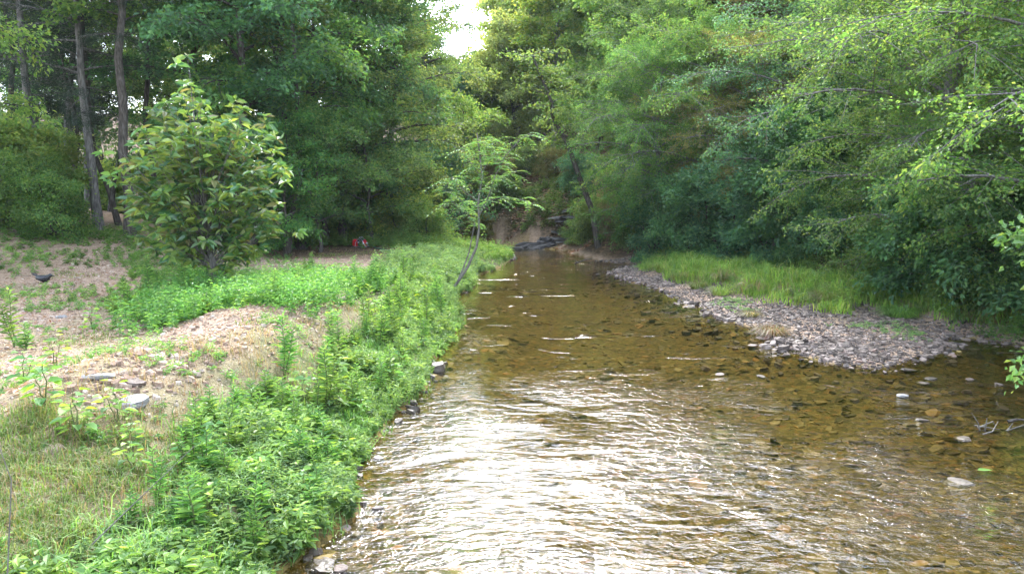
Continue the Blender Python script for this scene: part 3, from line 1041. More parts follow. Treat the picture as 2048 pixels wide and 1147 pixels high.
# --- far gap
for i, (px, y, s, m_) in enumerate(((905, 75, .62, 'bright'), (960, 85, .6, 'elm'), (1005, 70, .62, 'bright'), (850, 66, .85, 'elm'), (930, 60, .55, 'blue'), (985, 58, .55, 'elm'))):
    T(('hill_a', 'hill_b')[i % 2], px, y, s, 'distant hazy tree below the gap of open sky', group='distant trees below the sky gap', mat=m_)

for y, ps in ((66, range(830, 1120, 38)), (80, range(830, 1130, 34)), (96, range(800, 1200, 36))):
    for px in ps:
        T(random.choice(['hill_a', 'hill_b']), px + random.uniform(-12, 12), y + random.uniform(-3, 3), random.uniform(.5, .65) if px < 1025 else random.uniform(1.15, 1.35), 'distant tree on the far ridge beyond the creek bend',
          group='trees on the far ridge', mat=random.choice(['bright', 'pale', 'yellow', 'pale']))  # pale leaves carry the distance haze in their colour
# --- right hillside
GH = 'trees on the hillside beyond the creek bend'
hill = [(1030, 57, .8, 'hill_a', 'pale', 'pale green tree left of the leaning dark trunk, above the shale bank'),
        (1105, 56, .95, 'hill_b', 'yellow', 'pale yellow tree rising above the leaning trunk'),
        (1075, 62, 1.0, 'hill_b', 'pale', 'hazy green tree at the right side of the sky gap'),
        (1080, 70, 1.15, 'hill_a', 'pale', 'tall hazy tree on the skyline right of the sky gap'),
        (1160, 60, 1.1, 'hill_b', 'rust', 'tree with rusty patches high on the hillside'),
        (1200, 52, 1.0, 'hill_a', 'bright', 'bright green tree high on the slope above the dark trunk'),
        (1180, 74, 1.2, 'hill_b', 'yellow', 'golden tree near the top of the hillside'),
        (1260, 62, 1.1, 'hill_a', 'elm', 'green tree at the top edge above the hillside'),
        (1250, 46, 1.0, 'hill_b', 'bright', 'slender yellow green tree on the upper slope'),
        (1320, 50, 1.1, 'hill_a', 'bright', 'full bright tree on the slope at upper centre right'),
        (1340, 42, .95, 'hill_b', 'elm', 'upright green tree behind the creekside trees'),
        (1400, 46, 1.1, 'hill_a', 'elm', 'leafy tree at the top behind the rust tinged one'),
        (1480, 38, 1.0, 'hill_b', 'rust', 'rust tinged tree on the slope above the dark hollow'),
        (1560, 42, 1.1, 'hill_a', 'elm', 'tree at the top edge above the dark hollow'),
        (1640, 33, 1.0, 'hill_b', 'dark', 'dark green tree behind the big overhanging one'),
        (1720, 40, 1.1, 'hill_a', 'dark', 'shaded tree high behind the overhanging branches'),
        (1800, 30, 1.0, 'hill_b', 'elm', 'tree uphill of the overhanging branches'),
        (1900, 34, 1.1, 'hill_a', 'elm', 'tree near the top right corner on the slope'),
        (2000, 28, 1.0, 'hill_b', 'dark', 'dark tree at the right edge on the slope'),
        (2120, 26, 1.0, 'hill_a', 'dark', 'shaded tree just outside the right edge uphill')]
for px, y, s, key, m_, lab in hill:
    T(key, px, y, s * (1.15 if px < 1600 else 1.0), lab, group=GH, mat=m_)
for px, y in ((1130, 82), (1230, 84), (1300, 76), (1380, 70), (1460, 62), (1550, 58), (1650, 54), (1760, 52), (1870, 48), (1980, 44), (2080, 40), (1060, 90)):
    T(random.choice(['hill_a', 'hill_b']), px, y, random.uniform(1, 1.2), 'tree high on the ridge, a hazy crown behind the front slope', group='trees along the ridge',
      mat=random.choice(['elm', 'bright', 'yellow', 'pale']))
# --- trees standing at the right bank
GR = 'trees on the right bank of the creek'
T('over_b', 1320, 39, .85, 'low spreading tree over the dark water at the bend', group=GR, mat='elm', rz=0)
T('over_a', 1330, 34, .95, 'creekside tree with drooping layers right of the bend', group=GR, mat='maple', rz=.2)
T('over_b', 1420, 33, .95, 'yellow green creekside tree left of the dark hollow', group=GR, mat='bright', rz=-.2)
T('over_a', 1530, 30, .85, 'brown tinged tree arching above the dark hollow', group=GR, mat='rust', rz=.3)
T('over_b', 1640, 27, .9, 'dark leaved tree behind the blue green bushes', group=GR, mat='blue', rz=0)
plant_tree('over_a', 11.3, 18.5, 1.0, 'large yellow green tree whose branches sweep left over the gravel bar', group=GR, mat='elm', rz=.1)
plant_tree('over_b', 12.3, 15, .95, 'yellow green tree at the right edge with long low branches', group=GR, mat='bright', rz=-.1)
plant_tree('over_a', 13.8, 22, 1.05, 'green tree behind the large sweeping one', group=GR, mat='bright', rz=-.3)
plant_tree('over_b', 15.5, 18, 1.1, 'tree uphill of the right edge one', group=GR, mat='elm', rz=.4)
# --- blue green bushes behind the grass strip
GS = 'bushes behind the grass strip on the right'
sh = [(1240, 38.5, .8, 'shrub_b', 'drygrass', 'brownish bush drooping over the undercut bank at the bend'),
      (1290, 36.5, .9, 'shrub_b', 'elm', 'grey green bush hanging over the black water'),
      (1165, 43.5, .75, 'shrub_a', 'blue', 'dark green bush at the foot of the shale steps'),
      (960, 44.5, .7, 'shrub_b', 'rust', 'brownish bush at the left foot of the far bank'),
      (1015, 45.5, .75, 'shrub_b', 'elm', 'olive bush on the far bank beside the shale ledge'),
      (1105, 47.5, .8, 'shrub_b', 'rust', 'rusty bush on the steep bank above the shale ledge'),
      (1060, 49, .9, 'shrub_b', 'elm', 'olive bush high on the steep brown bank'),
      (1158, 40.5, .62, 'shrub_b', 'maple', 'small green bush at the right end of the shale ledge'),
      (990, 48.5, .9, 'shrub_b', 'drygrass', 'dull dry bush on the steep bank left of the shale ledge'),
      (1192, 37.6, .7, 'shrub_a', 'elm', 'olive bush hiding the foot of the leaning trunk'),
      (1222, 36.8, .6, 'shrub_b', 'drygrass', 'dull brown green bush with roots over the undercut bank'),
      (1262, 35.4, .62, 'shrub_b', 'elm', 'low grey green bush just above the dark water at the bend'),
      (1310, 33, .85, 'shrub_a', 'blue', 'blue green bush at the left end of the grass strip'),
      (1385, 30.5, 1.0, 'shrub_a', 'dark', 'dark green bush second along the grass strip'),
      (1450, 29, 1.15, 'shrub_a', 'blue', 'tall blue green bush with shiny leaves behind the strip'),
      (1540, 27, 1.0, 'shrub_a', 'blue', 'blue green bush under the dark hollow'),
      (1610, 25.5, .95, 'shrub_a', 'dark', 'dark bush in the middle of the strip'),
      (1680, 23.5, .8, 'shrub_a', 'blue', 'shiny leaved bush above the largest grass tuft'),
      (1760, 22, .85, 'shrub_a', 'maple', 'green bush behind the grass mound'),
      (1850, 20.5, .9, 'shrub_b', 'maple', 'low bush beneath the sweeping branches'),
      (1880, 18.5, 1.0, 'shrub_a', 'dark', 'dark bush above the right end of the gravel bar'),
      (1960, 17.5, 1.0, 'shrub_b', 'maple', 'low bush by the dark pool'),
      (2030, 16.8, 1.0, 'shrub_a', 'dark', 'dark bush at the right edge over the pool')]
for px, y, s, key, m_, lab in sh:
    T(key, px, y, s, lab, name='bush', cat='bush', group=GS, mat=m_)
for i in range(22):
    x = RNG.uniform(6, 20); y = RNG.uniform(17, 42)
    if fields(np.array([x]), np.array([y]))[1][0] < 6: continue
    plant_tree('shrub_a', x, y, random.uniform(1, 1.5), 'bush in the shade under the right bank trees', name='bush', cat='bush', group='understory of the right bank', mat=random.choice(['blue', 'dark', 'maple']))
T('shrub_a', 2290, 10.5, .9, 'light leaved bush reaching in at the right edge in front of the pool', name='bush', cat='bush', mat='sumac')
print('leaf verts', LEAFCOUNT)


# ---------------------------------------------------------------- broad leaved small tree (left of centre)
def broad_tree():
    r = np.random.default_rng(5)
    y0 = 17.5
    x0 = px_x(432, y0, 1)
    e = empty('broad_leaved_tree', (x0, y0, H1(x0, y0) - .05))
    gw, gl = Geo(), Geo()
    # crown as a set of limbs aimed at points of the real outline (px, py)
    targets = [(400, 120), (380, 165), (350, 215), (330, 250), (430, 235), (470, 250), (500, 235), (520, 270), (540, 300), (560, 355), (555, 440), (530, 400),
               (250, 300), (270, 330), (245, 370), (255, 400), (300, 280), (290, 440), (320, 480), (360, 470), (420, 460), (470, 440), (510, 470), (420, 380),
               (370, 340), (460, 340), (330, 380), (480, 290), (400, 290), (350, 300), (380, 420), (450, 400), (500, 350), (310, 350), (395, 205), (370, 260), (440, 300), (270, 420), (440, 500), (400, 330),
               (300, 255), (325, 225), (485, 225), (525, 250), (545, 330), (255, 350), (270, 450), (540, 420), (480, 480), (380, 500), (330, 500), (530, 330), (290, 300), (340, 440), (480, 400), (415, 255)]
    s0 = np.array([0, 0, 0.]); s1 = np.array([-.15, 0, 1.4]); s2 = np.array([-.3, .1, 3.2])
    tube(gw, np.array([s0, s0 * .5 + s1 * .5 + [.04, 0, 0], s1, (s1 + s2) / 2 + [.06, 0, 0], s2]), [.085, .075, .065, .045, .02], 7)
    P_, D_ = [], []
    zg = H1(x0, y0)
    for (px, py) in targets:
        for rep in range(2 if py < 190 else 3):
            dy = r.uniform(-1.3, 1.3) * (1 if abs(px - 400) < 110 else .6)
            yy = y0 + dy
            tgt = np.array([px_x(px, yy, 3) - x0, dy, py_z(py, yy) - zg]) + r.normal(0, .08, 3)
            tgt[2] = max(tgt[2], .6)
            hb = np.clip(tgt[2] * .45 + r.uniform(-.3, .2), .35, 3.0)
            st = s1 * (hb / 1.4) if hb < 1.4 else s1 + (s2 - s1) * (hb - 1.4) / 1.8
            tt = np.linspace(0, 1, 6)[:, None]
            mid = (st + tgt) / 2 + np.array([0, 0, .18]) + r.normal(0, .1, 3)
            P = st * (1 - tt) ** 2 + 2 * mid * tt * (1 - tt) + tgt * tt ** 2
            tube(gw, P, np.linspace(.013, .004, 6), 4)
            dd = norm(P[-1] - P[-2])
            # leafy shoots: rosettes of big leaves near the end and along the outer half
            for v in (.5, .68, .84, 1.0):
                q = np.array([np.interp(v, tt[:, 0], P[:, c]) for c in range(3)]) + r.normal(0, .13, 3)
                n = 7
                az = np.arange(n) * 2.4 + r.uniform(0, 6)
                ld = np.stack([np.cos(az), np.sin(az), r.uniform(-.8, .5, n)], 1) + dd * .4
                P_.append(np.repeat(q[None], n, 0)); D_.append(ld)
    P = np.concatenate(P_); D = np.concatenate(D_)
    n = len(P)
    Ls = r.uniform(.15, .30, n)
    leaf_geo(gl, P + norm(D) * .02, D, ZV + r.normal(0, .6, (n, 3)), Ls, Ls * .5, 'ovate', droop=.3)
    link_mesh('trunk', gw.mesh('trunk', True), e, [M['greybark']])
    link_mesh('crown', gl.mesh('crown'), e, [M['magnolia']])
    tag(e, 'small tree with large glossy yellow tinged leaves alone in the clearing', 'tree')


broad_tree()


# ---------------------------------------------------------------- leaning sapling with long compound leaves
def sapling():
    r = np.random.default_rng(9)
    y0 = 22.0
    x0 = px_x(908, y0, .4)
    zg = H1(x0, y0)
    e = empty('leaning_sapling', (x0, y0, zg - .05))
    gw, gl = Geo(), Geo()

    def pt(px, py, dy=0.0):
        return np.array([px_x(px, y0 + dy, 2) - x0, dy, py_z(py, y0 + dy) - zg])
    stems = [([(908, 570), (935, 530), (953, 490), (958, 455), (957, 400), (965, 350), (960, 300), (955, 262)], .052, 0),
             ([(910, 568), (925, 535), (938, 500), (945, 465), (950, 440), (925, 415), (900, 395)], .03, .15),
             ([(957, 430), (975, 395), (990, 350), (1010, 310), (1040, 275), (1060, 262)], .022, -.1),
             ([(957, 420), (970, 400), (1000, 392), (1040, 395), (1065, 405)], .016, -.2),
             ([(958, 400), (930, 380), (905, 350), (890, 375)], .015, .2),
             ([(962, 350), (940, 320), (925, 290)], .014, 0),
             ([(965, 340), (990, 300), (985, 270)], .012, .2),
             ([(955, 410), (935, 400), (885, 375)], .012, -.3),
             ([(975, 395), (1000, 355), (1030, 340)], .012, .3)]
    fr = []
    for pts, rad, dy in stems:
        P = np.array([pt(a, b, dy * i / len(pts)) for i, (a, b) in enumerate(pts)])
        tube(gw, P, np.linspace(rad, rad * .35, len(P)), 6)
        if rad < .03 or True:
            n = len(P)
            for k in range(26 if rad > .02 else 16):
                lo = .62 if rad > .025 else .3
                v = r.uniform(lo, 1) * (n - 1)
                i = min(int(v), n - 2)
                q = P[i] + (P[i + 1] - P[i]) * (v - i)
                if q[2] < 1.9 : continue
                az = r.uniform(0, 6.28)
                fr.append((q, np.array([math.cos(az), math.sin(az), r.uniform(-.1, .5)])))
    PP, DD, NN = [], [], []
    for q, d in fr:
        L = r.uniform(.35, .8)
        m = 12
        tr_ = np.linspace(0, 1, 4)[:, None]
        tube(gw, q + d * L * tr_ + np.array([0, 0, -.45]) * L * tr_ ** 2, [.006, .005, .004, .002], 3)
        for i in range(m):
            t = (i // 2 + 1) / (m / 2)
            p = q + d * L * t + np.array([0, 0, -.45 * L * t * t])
            side = 1 if i % 2 else -1
            dd = rotz(d[None], np.array([side * 1.1]))[0] + np.array([0, 0, -.25])
            PP.append(p); DD.append(dd); NN.append(ZV + r.normal(0, .2, 3))
    PP, DD, NN = map(np.array, (PP, DD, NN))
    Ls = r.uniform(.09, .15, len(PP))
    leaf_geo(gl, PP, DD, NN, Ls, Ls * .34, 'ovate')
    link_mesh('trunk', gw.mesh('trunk', True), e, [M['twig']])
    link_mesh('crown', gl.mesh('crown'), e, [M['sumac']])
    tag(e, 'slender sapling with two leaning stems at the left waterline', 'tree')


sapling()


# ---------------------------------------------------------------- leaning dark trunk over the bend
def leaner():
    r = np.random.default_rng(19)
    y0 = 36.5
    pts = [(1183, 412), (1165, 370), (1150, 330), (1135, 290), (1120, 265), (1105, 240), (1100, 205), (1085, 170), (1072, 140), (1060, 110)]
    x0 = px_x(1183, y0, 3)
    zg = H1(x0, y0)
    e = empty('leaning_tree', (x0, y0, zg))
    gw, gl = Geo(), Geo()
    P = np.array([[px_x(a, y0, 6) - x0, -i * .12, py_z(b, y0) - zg] for i, (a, b) in enumerate(pts)])
    P = np.concatenate([[[.45, .15, -.3], [.2, .05, (P[0][2]) * .5]], P])
    tube(gw, P, np.linspace(.16, .05, len(P)), 7)
    Ps, Ds = [], []
    for k in range(26):
        v = r.uniform(.45, 1) * (len(P) - 1)
        i = min(int(v), len(P) - 2)
        q = P[i] + (P[i + 1] - P[i]) * (v - i)
        az = r.uniform(0, 6.28)
        d = np.array([math.cos(az), math.sin(az), r.uniform(-.1, .6)])
        L = r.uniform(.8, 2.0)
        tt = np.linspace(0, 1, 5)[:, None]
        B = q + d * L * tt - ZV * .4 * tt ** 2
        tube(gw, B, np.linspace(.025, .006, 5), 4)
        m = 120
        t = r.uniform(.2, 1, m)[:, None]
        Ps.append(q + d * L * t - ZV * .4 * t ** 2 + r.normal(0, .25, (m, 3)) * [1, 1, .4])
        Ds.append(r.normal(0, 1, (m, 3)) + d)
    Ps = np.concatenate(Ps); Ds = np.concatenate(Ds)
    Ls = r.uniform(.1, .18, len(Ps))
    leaf_geo(gl, Ps, Ds, ZV + r.normal(0, .3, Ps.shape), Ls, Ls * .6, 'diamond')
    link_mesh('trunk', gw.mesh('trunk', True), e, [M['bark']])
    link_mesh('crown', gl.mesh('crown'), e, [M['elm']])
    tag(e, 'dark crooked trunk leaning left above the shale bank with thin yellowish leaves', 'tree')


leaner()


# ---------------------------------------------------------------- shale bank
def shale():
    r = np.random.default_rng(23)
    g = Geo()
    base = None
    for lvl in range(8):
        # slabs stepping up the slope at the bend
        for k in range(11 if lvl < 3 else 4):
            if lvl < 3: px = r.uniform(900, 1145)
            else: px = r.uniform(1045, 1150)
            d_ = lvl * .17
            y = 41.2 + d_ + r.uniform(-.1, .1)
            x = px_x(px, y, .5)
            # slope line for z
            z = H1(x, y) - .02 + r.uniform(0, .06)
            if z < -.1: z = .02
            V, Fq = box_rock(int(r.integers(0, 999)))
            sx, sy, sz = r.uniform(.3, .9), r.uniform(.25, .5), r.uniform(.04, .09)
            a = r.uniform(-.2, .2)
            V = V * [sx, sy, sz]
            c, s = math.cos(a), math.sin(a)
            V = np.stack([V[:, 0] * c - V[:, 1] * s, V[:, 0] * s + V[:, 1] * c, V[:, 2]], 1) + [x, y, z]
            b0 = g.n
            g.add(V, Fq); g.f.append(np.array([list(range(7, 14))]) + b0)
    o = link_mesh('shale_ledge', g.mesh('shale_ledge'), None, [M['shale']])
    tag(o, 'dark layered shale ledge stepping up the bank at the far bend', 'rock ledge')


shale()


# ---------------------------------------------------------------- ground cover
def litter(name, xy, size, mat, label):
    g = Geo()
    z = height(xy[:, 0], xy[:, 1]) + .012
    n = len(xy)
    P = np.stack([xy[:, 0], xy[:, 1], z], 1)
    D = RNG.normal(0, 1, (n, 3)) * [1, 1, .15]
    N = ZV + RNG.normal(0, .25, (n, 3))
    Ls = size * RNG.uniform(.5, 1.3, n)
    leaf_geo(g, P, D, N, Ls, Ls * .6, 'ovate')
    tag(link_mesh(name, g.mesh(name), None, [mat]), label, kind='stuff')


def fn(x, y):
    l, d = is_left(x, y)
    return l * (.15 + .85 * sm(1.2, 2.5, d)) * np.clip((12 / np.maximum(y, 4)) ** 1.2, .1, 1)
litter('leaf_litter', sample(22000, -15, -1.5, 3.5, 32, fn), .065, M['litter'], 'tan and brown fallen leaves over the left bank')
def fn(x, y):
    r_, d = is_right(x, y)
    return r_ * (y > 38) * (x > -6) * (x < 8) * 1.0
litter('leaf_litter', sample(16000, -8, 9, 38, 54, fn), .2, M['litter'], 'brown fallen leaves on the steep bank beyond the bend')


def weeds(name, xy, h, leaf, mat, label, nleaf=34, lw=.42, spread=.3, kind='ovate', stemmat=True):
    """leafy herbs: several stems per plant, leaves in pairs, merged as one mass"""
    g = Geo(); gs = Geo()
    n = len(xy)
    z = height(xy[:, 0], xy[:, 1])
    ns = 3
    az = RNG.uniform(0, 6.28, (n, ns)); sp = RNG.uniform(.1, 1, (n, ns)) * spread
    hh = h[:, None] * RNG.uniform(.6, 1.1, (n, ns))
    m = nleaf // ns
    t = (np.arange(m)[None, None, :] + RNG.uniform(0, 1, (n, ns, m))) / m
    t = .15 + .85 * t
    bx = xy[:, 0][:, None, None] + np.cos(az)[..., None] * sp[..., None] * t ** 1.4 * hh[..., None] * 2
    by = xy[:, 1][:, None, None] + np.sin(az)[..., None] * sp[..., None] * t ** 1.4 * hh[..., None] * 2
    bz = z[:, None, None] + hh[..., None] * t
    P = np.stack([bx, by, bz], -1).reshape(-1, 3)
    la = (np.arange(m)[None, None, :] * 2.6 + RNG.uniform(0, 6.28, (n, ns, 1)) + RNG.normal(0, .4, (n, ns, m))).ravel()
    D = np.stack([np.cos(la), np.sin(la), RNG.uniform(-.25, .5, la.shape)], 1)
    N = ZV + RNG.normal(0, .3, D.shape)
    Ls = leaf * RNG.uniform(.6, 1.3, len(P)) * (1.15 - .45 * t.ravel())
    leaf_geo(g, P + D * .01, D, N, Ls, Ls * lw, kind, droop=.25)
    # stems
    S0 = np.stack([np.repeat(xy[:, 0], ns), np.repeat(xy[:, 1], ns), np.repeat(z, ns)], 1)
    T0 = np.stack([(xy[:, 0][:, None] + np.cos(az) * sp * hh * 2).ravel(), (xy[:, 1][:, None] + np.sin(az) * sp * hh * 2).ravel(), (z[:, None] + hh).ravel()], 1)
    leaf_geo(g, S0, T0 - S0, np.tile([0, -1.0, .1], (len(S0), 1)), np.linalg.norm(T0 - S0, axis=1), .008, 'diamond', fold=0, droop=0)
    tag(link_mesh(name, g.mesh(name), None, [M[mat]]), label, kind='stuff')


def depth_fade(y, d0=8, p=1.2, lo=.05):
    return np.clip((d0 / np.maximum(y, 3)) ** p, lo, 1)


# left bank weeds close to the water
def fn(x, y):
    l, d = is_left(x, y)
    edge = 1.2 + .7 * vnoise(x, y, 1.2, 41) + .5 * sm(16, 20, y)
    return l * (1 - sm(edge - .4, edge + .3, d)) * depth_fade(y, 9, .9)
xy = sample(2400, -6, 0.5, 3.5, 26, fn)
tall = np.clip(.5 + 1.5 * vnoise(xy[:, 0], xy[:, 1], .7, 71), 0, 1)
sp_ = vnoise(xy[:, 0], xy[:, 1], .9, 72) + RNG.normal(0, .12, len(xy))
hh = (.10 + .38 * tall) * RNG.uniform(.6, 1.15, len(xy))
A_, B_, C_ = sp_ < -.08, (sp_ >= -.08) & (sp_ < .15), sp_ >= .15
weeds('bank_weeds', xy[A_], hh[A_], .11, 'weed', 'lush bright green broad leaved weeds crowding the left waterline', nleaf=36, lw=.5)
weeds('bank_weeds', xy[B_], hh[B_] * 1.1, .075, 'mint', 'pale mint green narrow leaved weeds on the left bank', nleaf=54, lw=.3, spread=.4)
weeds('bank_weeds', xy[C_], hh[C_] * .9, .05, 'weed', 'fine leaved yellowish weeds on the left bank', nleaf=66, lw=.45, spread=.5)
def fn(x, y):
    l, d = is_left(x, y)
    return l * (1 - sm(2.0, 3.2, d)) * (y > 20) * ((y < 30) | (d > .9))
xy = sample(1500, -6, 2, 20, 36, fn)
weeds('bank_weeds', xy, RNG.uniform(.25, .6, len(xy)) * (1 - .45 * (xy[:, 1] < 24) - .5 * sm(27, 31, xy[:, 1])), .11, 'mint', 'pale green weeds on the bank round the leaning sapling', nleaf=36)
# weeds patch across the clearing behind the berm
def fn(x, y):
    l, d = is_left(x, y)
    return l * sm(1.5, 2.5, d) * (1 - sm(-1, 1, (y - 19.5 + 1.5 * vnoise(x, y, 2, 44)))) * sm(12, 13.5, y) * (1 - sm(6.6, 7.8, -x - .25 * (y - 14)))
xy = sample(1100, -11, -2, 12, 21, fn)
weeds('clearing_weeds', xy, RNG.uniform(.3, .7, len(xy)), .1, 'weed', 'patch of knee high green weeds between the berm and the clearing', nleaf=36)
# low herbs among the gravel
def fn(x, y):
    l, d = is_left(x, y)
    return l * sm(1.5, 2.2, d) * sm(.0, .3, vnoise(x, y, 1.2, 47)) * depth_fade(y, 10, 1)
xy = sample(1500, -14, -2, 4, 28, fn)
weeds('low_herbs', xy, RNG.uniform(.05, .18, len(xy)), .06, 'weed', 'low green herbs sprouting through the gravel', nleaf=18, spread=.6)
# shade herbs at the left wood edge
def fn(x, y):
    l, d = is_left(x, y)
    return l * sm(18, 21, y + (x + 9) * .3) * sm(-.2, .2, vnoise(x, y, 2.2, 48)) * (x < -9) * (dist_line(x, y, trail) > 1.6)
xy = sample(1600, -24, -8, 17, 36, fn)
weeds('shade_herbs', xy, RNG.uniform(.12, .4, len(xy)), .1, 'maple', 'green seedlings and herbs at the edge of the left woods', nleaf=24, spread=.4)
pts_ = []
for i in range(420):
    px = random.uniform(-120, 430); py = 532 - .07 * px + random.gauss(0, 7)
    pts_.append(ground(px, py, .95))
for i in range(110):
    px = random.uniform(-60, 300); py = 590 - .05 * px + random.gauss(0, 9)
    pts_.append(ground(px, py, .9))
xy = np.array(pts_)
weeds('low_herbs', xy, RNG.uniform(.06, .2, len(xy)), .07, 'weed', 'green strip of low herbs along the edge of the bare clearing', nleaf=24, spread=.5)
# low bushes and herbs beyond the clearing
def fn(x, y):
    l, d = is_left(x, y)
    return l * sm(31, 33, y) * (x > -14)
xy = sample(1200, -16, 0, 31, 42, fn)
weeds('shade_herbs', xy, RNG.uniform(.3, .8, len(xy)), .13, 'bright', 'yellow green undergrowth behind the far end of the clearing', nleaf=30, spread=.3)
# right bank herb fringe
def fn(x, y):
    r_, d = is_right(x, y)
    return r_ * ((d > barw(y, x) + 3.4) | ((y < 16) & (x > 10))) * (d < 8) * (y < 40)
xy = sample(3000, 3, 16, 9, 38, fn)
weeds('bank_weeds', xy, RNG.uniform(.25, .6, len(xy)), .09, 'maple', 'green undergrowth along the foot of the right bank', nleaf=36)
def fn(x, y):
    r_, d = is_right(x, y)
    return r_ * (y > 37) * (d > 1.2) * sm(-.05, .25, vnoise(x, y, 2.5, 61))
xy = sample(2200, -14, 18, 39, 60, fn)
weeds('hill_undergrowth', xy, RNG.uniform(.3, .9, len(xy)), .2, 'elm', 'scattered undergrowth on the steep bank beyond the bend', nleaf=24)


def grass(name, xy, h, wdt, mat, label, per=14, spread=.06, lean=.45):
    g = Geo()
    n = len(xy) * per
    c = np.repeat(xy, per, 0) + RNG.normal(0, spread, (n, 2))
    z = height(c[:, 0], c[:, 1])
    hh = np.repeat(h, per) * RNG.uniform(.5, 1.2, n)
    az = RNG.uniform(0, 6.28, n)
    D = np.stack([np.cos(az) * lean, np.sin(az) * lean, np.ones(n)], 1) * RNG.uniform(.7, 1.3, (n, 1)) + RNG.normal(0, .15, (n, 3))
    D[:, 2] = np.abs(D[:, 2]) + .2
    N = np.stack([np.cos(az), np.sin(az), -np.full(n, .3)], 1)
    leaf_geo(g, np.stack([c[:, 0], c[:, 1], z - .01], 1), D, N, hh, wdt, 'blade', droop=.25)
    tag(link_mesh(name, g.mesh(name), None, [M[mat]]), label, kind='stuff')


def fn(x, y):
    l, d = is_left(x, y)
    return l * sm(.8, 1.5, d) * (1 - sm(6.6, 7.6, y + .8 * vnoise(x, y, .9, 51))) * sm(-.25, .05, vnoise(x, y, 1.0, 50))
xy = sample(3200, -7, -2, 3.5, 9, fn)
grass('grass', xy, RNG.uniform(.08, .24, len(xy)), .007, 'grass', 'yellow green grass in the left foreground', spread=.05, per=16)
def fn(x, y):
    l, d = is_left(x, y)
    return l * (1 - sm(1.2, 1.8, d)) * depth_fade(y, 9, 1)
xy = sample(1800, -6, 1, 3.5, 35, fn)
grass('grass', xy, RNG.uniform(.15, .4, len(xy)), .009, 'weed', 'long grass mixed into the left bank weeds', spread=.06)
def fn(x, y):
    r_, d = is_right(x, y)
    return r_ * sm(barw(y, x) - .3, barw(y, x) + .5, d + .8 * vnoise(x, y, .9, 14)) * (1 - sm(barw(y, x) + 3.6, barw(y, x) + 4.6, d)) * (y > 15.5) * (y < 36)
xy = sample(2300, 3, 13, 14, 34, fn)
grass('grass', xy, RNG.uniform(.2, .75, len(xy)) * (.7 + 1.2 * np.clip(vnoise(xy[:, 0], xy[:, 1], 1.2, 91) + .3, 0, 1)), .02, 'stripgrass', 'long bright grass strip behind the gravel bar', spread=.1)
def fn(x, y):
    r_, d = is_right(x, y)
    return r_ * sm(barw(y, x) - .2, barw(y, x) + .6, d) * (1 - sm(barw(y, x) + 3.6, barw(y, x) + 4.6, d)) * (y > 15.5) * (y < 36) * sm(-.1, .2, vnoise(x, y, 1.1, 99))
xy = sample(420, 3, 13, 14, 34, fn)
weeds('strip_weeds', xy, RNG.uniform(.2, .7, len(xy)), .09, 'weed', 'leafy weeds mixed into the bright grass strip', nleaf=36, lw=.3)
def fn(x, y):
    r_, d = is_right(x, y)
    return r_ * (d > .3) * (d < barw(y, x) + .3) * (y > 13) * (y < 34) * sm(.08, .3, vnoise(x, y, 1.3, 98))
xy = sample(300, 3, 13, 13, 34, fn)
weeds('low_herbs', xy, RNG.uniform(.04, .12, len(xy)), .05, 'mint', 'low pale green herbs creeping over the cobbles', nleaf=20, spread=.9)
def fn(x, y):
    l, d = is_left(x, y)
    return l * (y > 32) * (d > .6) * (d < 3) * (x > -4)
xy = sample(500, -5, 2, 32, 38, fn)
grass('grass', xy, RNG.uniform(.2, .4, len(xy)), .016, 'stripgrass', 'bright grass on the far left spit', spread=.12)
def fn(x, y):
    l, d = is_left(x, y)
    return l * sm(.1, .3, vnoise(x, y, 1.6, 55)) * sm(1.8, 3, d)
xy = sample(900, -16, -2, 8, 30, fn)
grass('grass', xy, RNG.uniform(.06, .16, len(xy)), .012, 'grass', 'short grass patches on the clearing', spread=.12)


def fn(x, y):
    l, d = is_left(x, y)
    return l * sm(.5, 1.2, d) * (1 - sm(2.6, 3.4, d)) * sm(-.1, .15, vnoise(x, y, .8, 101)) * depth_fade(y, 9, 1)
xy = sample(520, -6, 0, 3.5, 20, fn)
grass('dry_grass', xy, RNG.uniform(.12, .35, len(xy)), .006, 'drygrass', 'dry straw coloured grass on the slope of the left bank', spread=.07, per=12)


# ---------------------------------------------------------------- grass tufts on the bar (individuals)
def tuft(px, py, rad, h, mat, label, n=420):
    x, y = ground(px, py, .2)
    z = H1(x, y)
    g = Geo()
    r = np.random.default_rng(int(px))
    az = r.uniform(0, 6.28, n); rr = rad * .4 * np.sqrt(r.uniform(0, 1, n))
    P = np.stack([np.cos(az) * rr, np.sin(az) * rr, np.zeros(n) - .03], 1)
    k = r.uniform(.2, 1.0, n)
    D = np.stack([np.cos(az) * k, np.sin(az) * k, np.ones(n)], 1)
    N = np.stack([np.cos(az), np.sin(az), -k * .5], 1)
    leaf_geo(g, P, D, N, h * r.uniform(.5, 1.15, n), .012, 'blade', droop=.4)
    o = link_mesh('grass_tuft', g.mesh('grass_tuft'), None, [M[mat]])
    o.location = (x, y, z)
    tag(o, label, 'grass tuft')
    return o


tuft(1545, 655, .55, .55, 'drygrass', 'straw and green grass tuft at the water edge of the gravel bar', 600)
tuft(1500, 622, .4, .38, 'drygrass', 'small brownish grass tuft just behind the straw coloured one')
tuft(1655, 612, .75, .62, 'grass', 'large fresh green grass tuft at the edge of the grass strip', 700)
tuft(1800, 628, .7, .6, 'weed', 'rounded bright green grass mound right of the large tuft', 700)
tuft(1395, 572, .5, .5, 'grass', 'pale green tuft at the narrow left part of the bar')
tuft(1350, 558, .3, .5, 'rust', 'thin dark brown dead stalks standing on the gravel bar', 60)
tuft(1310, 608, .12, .35, 'drygrass', 'single pale dry stalk standing in the water off the bar', 6)


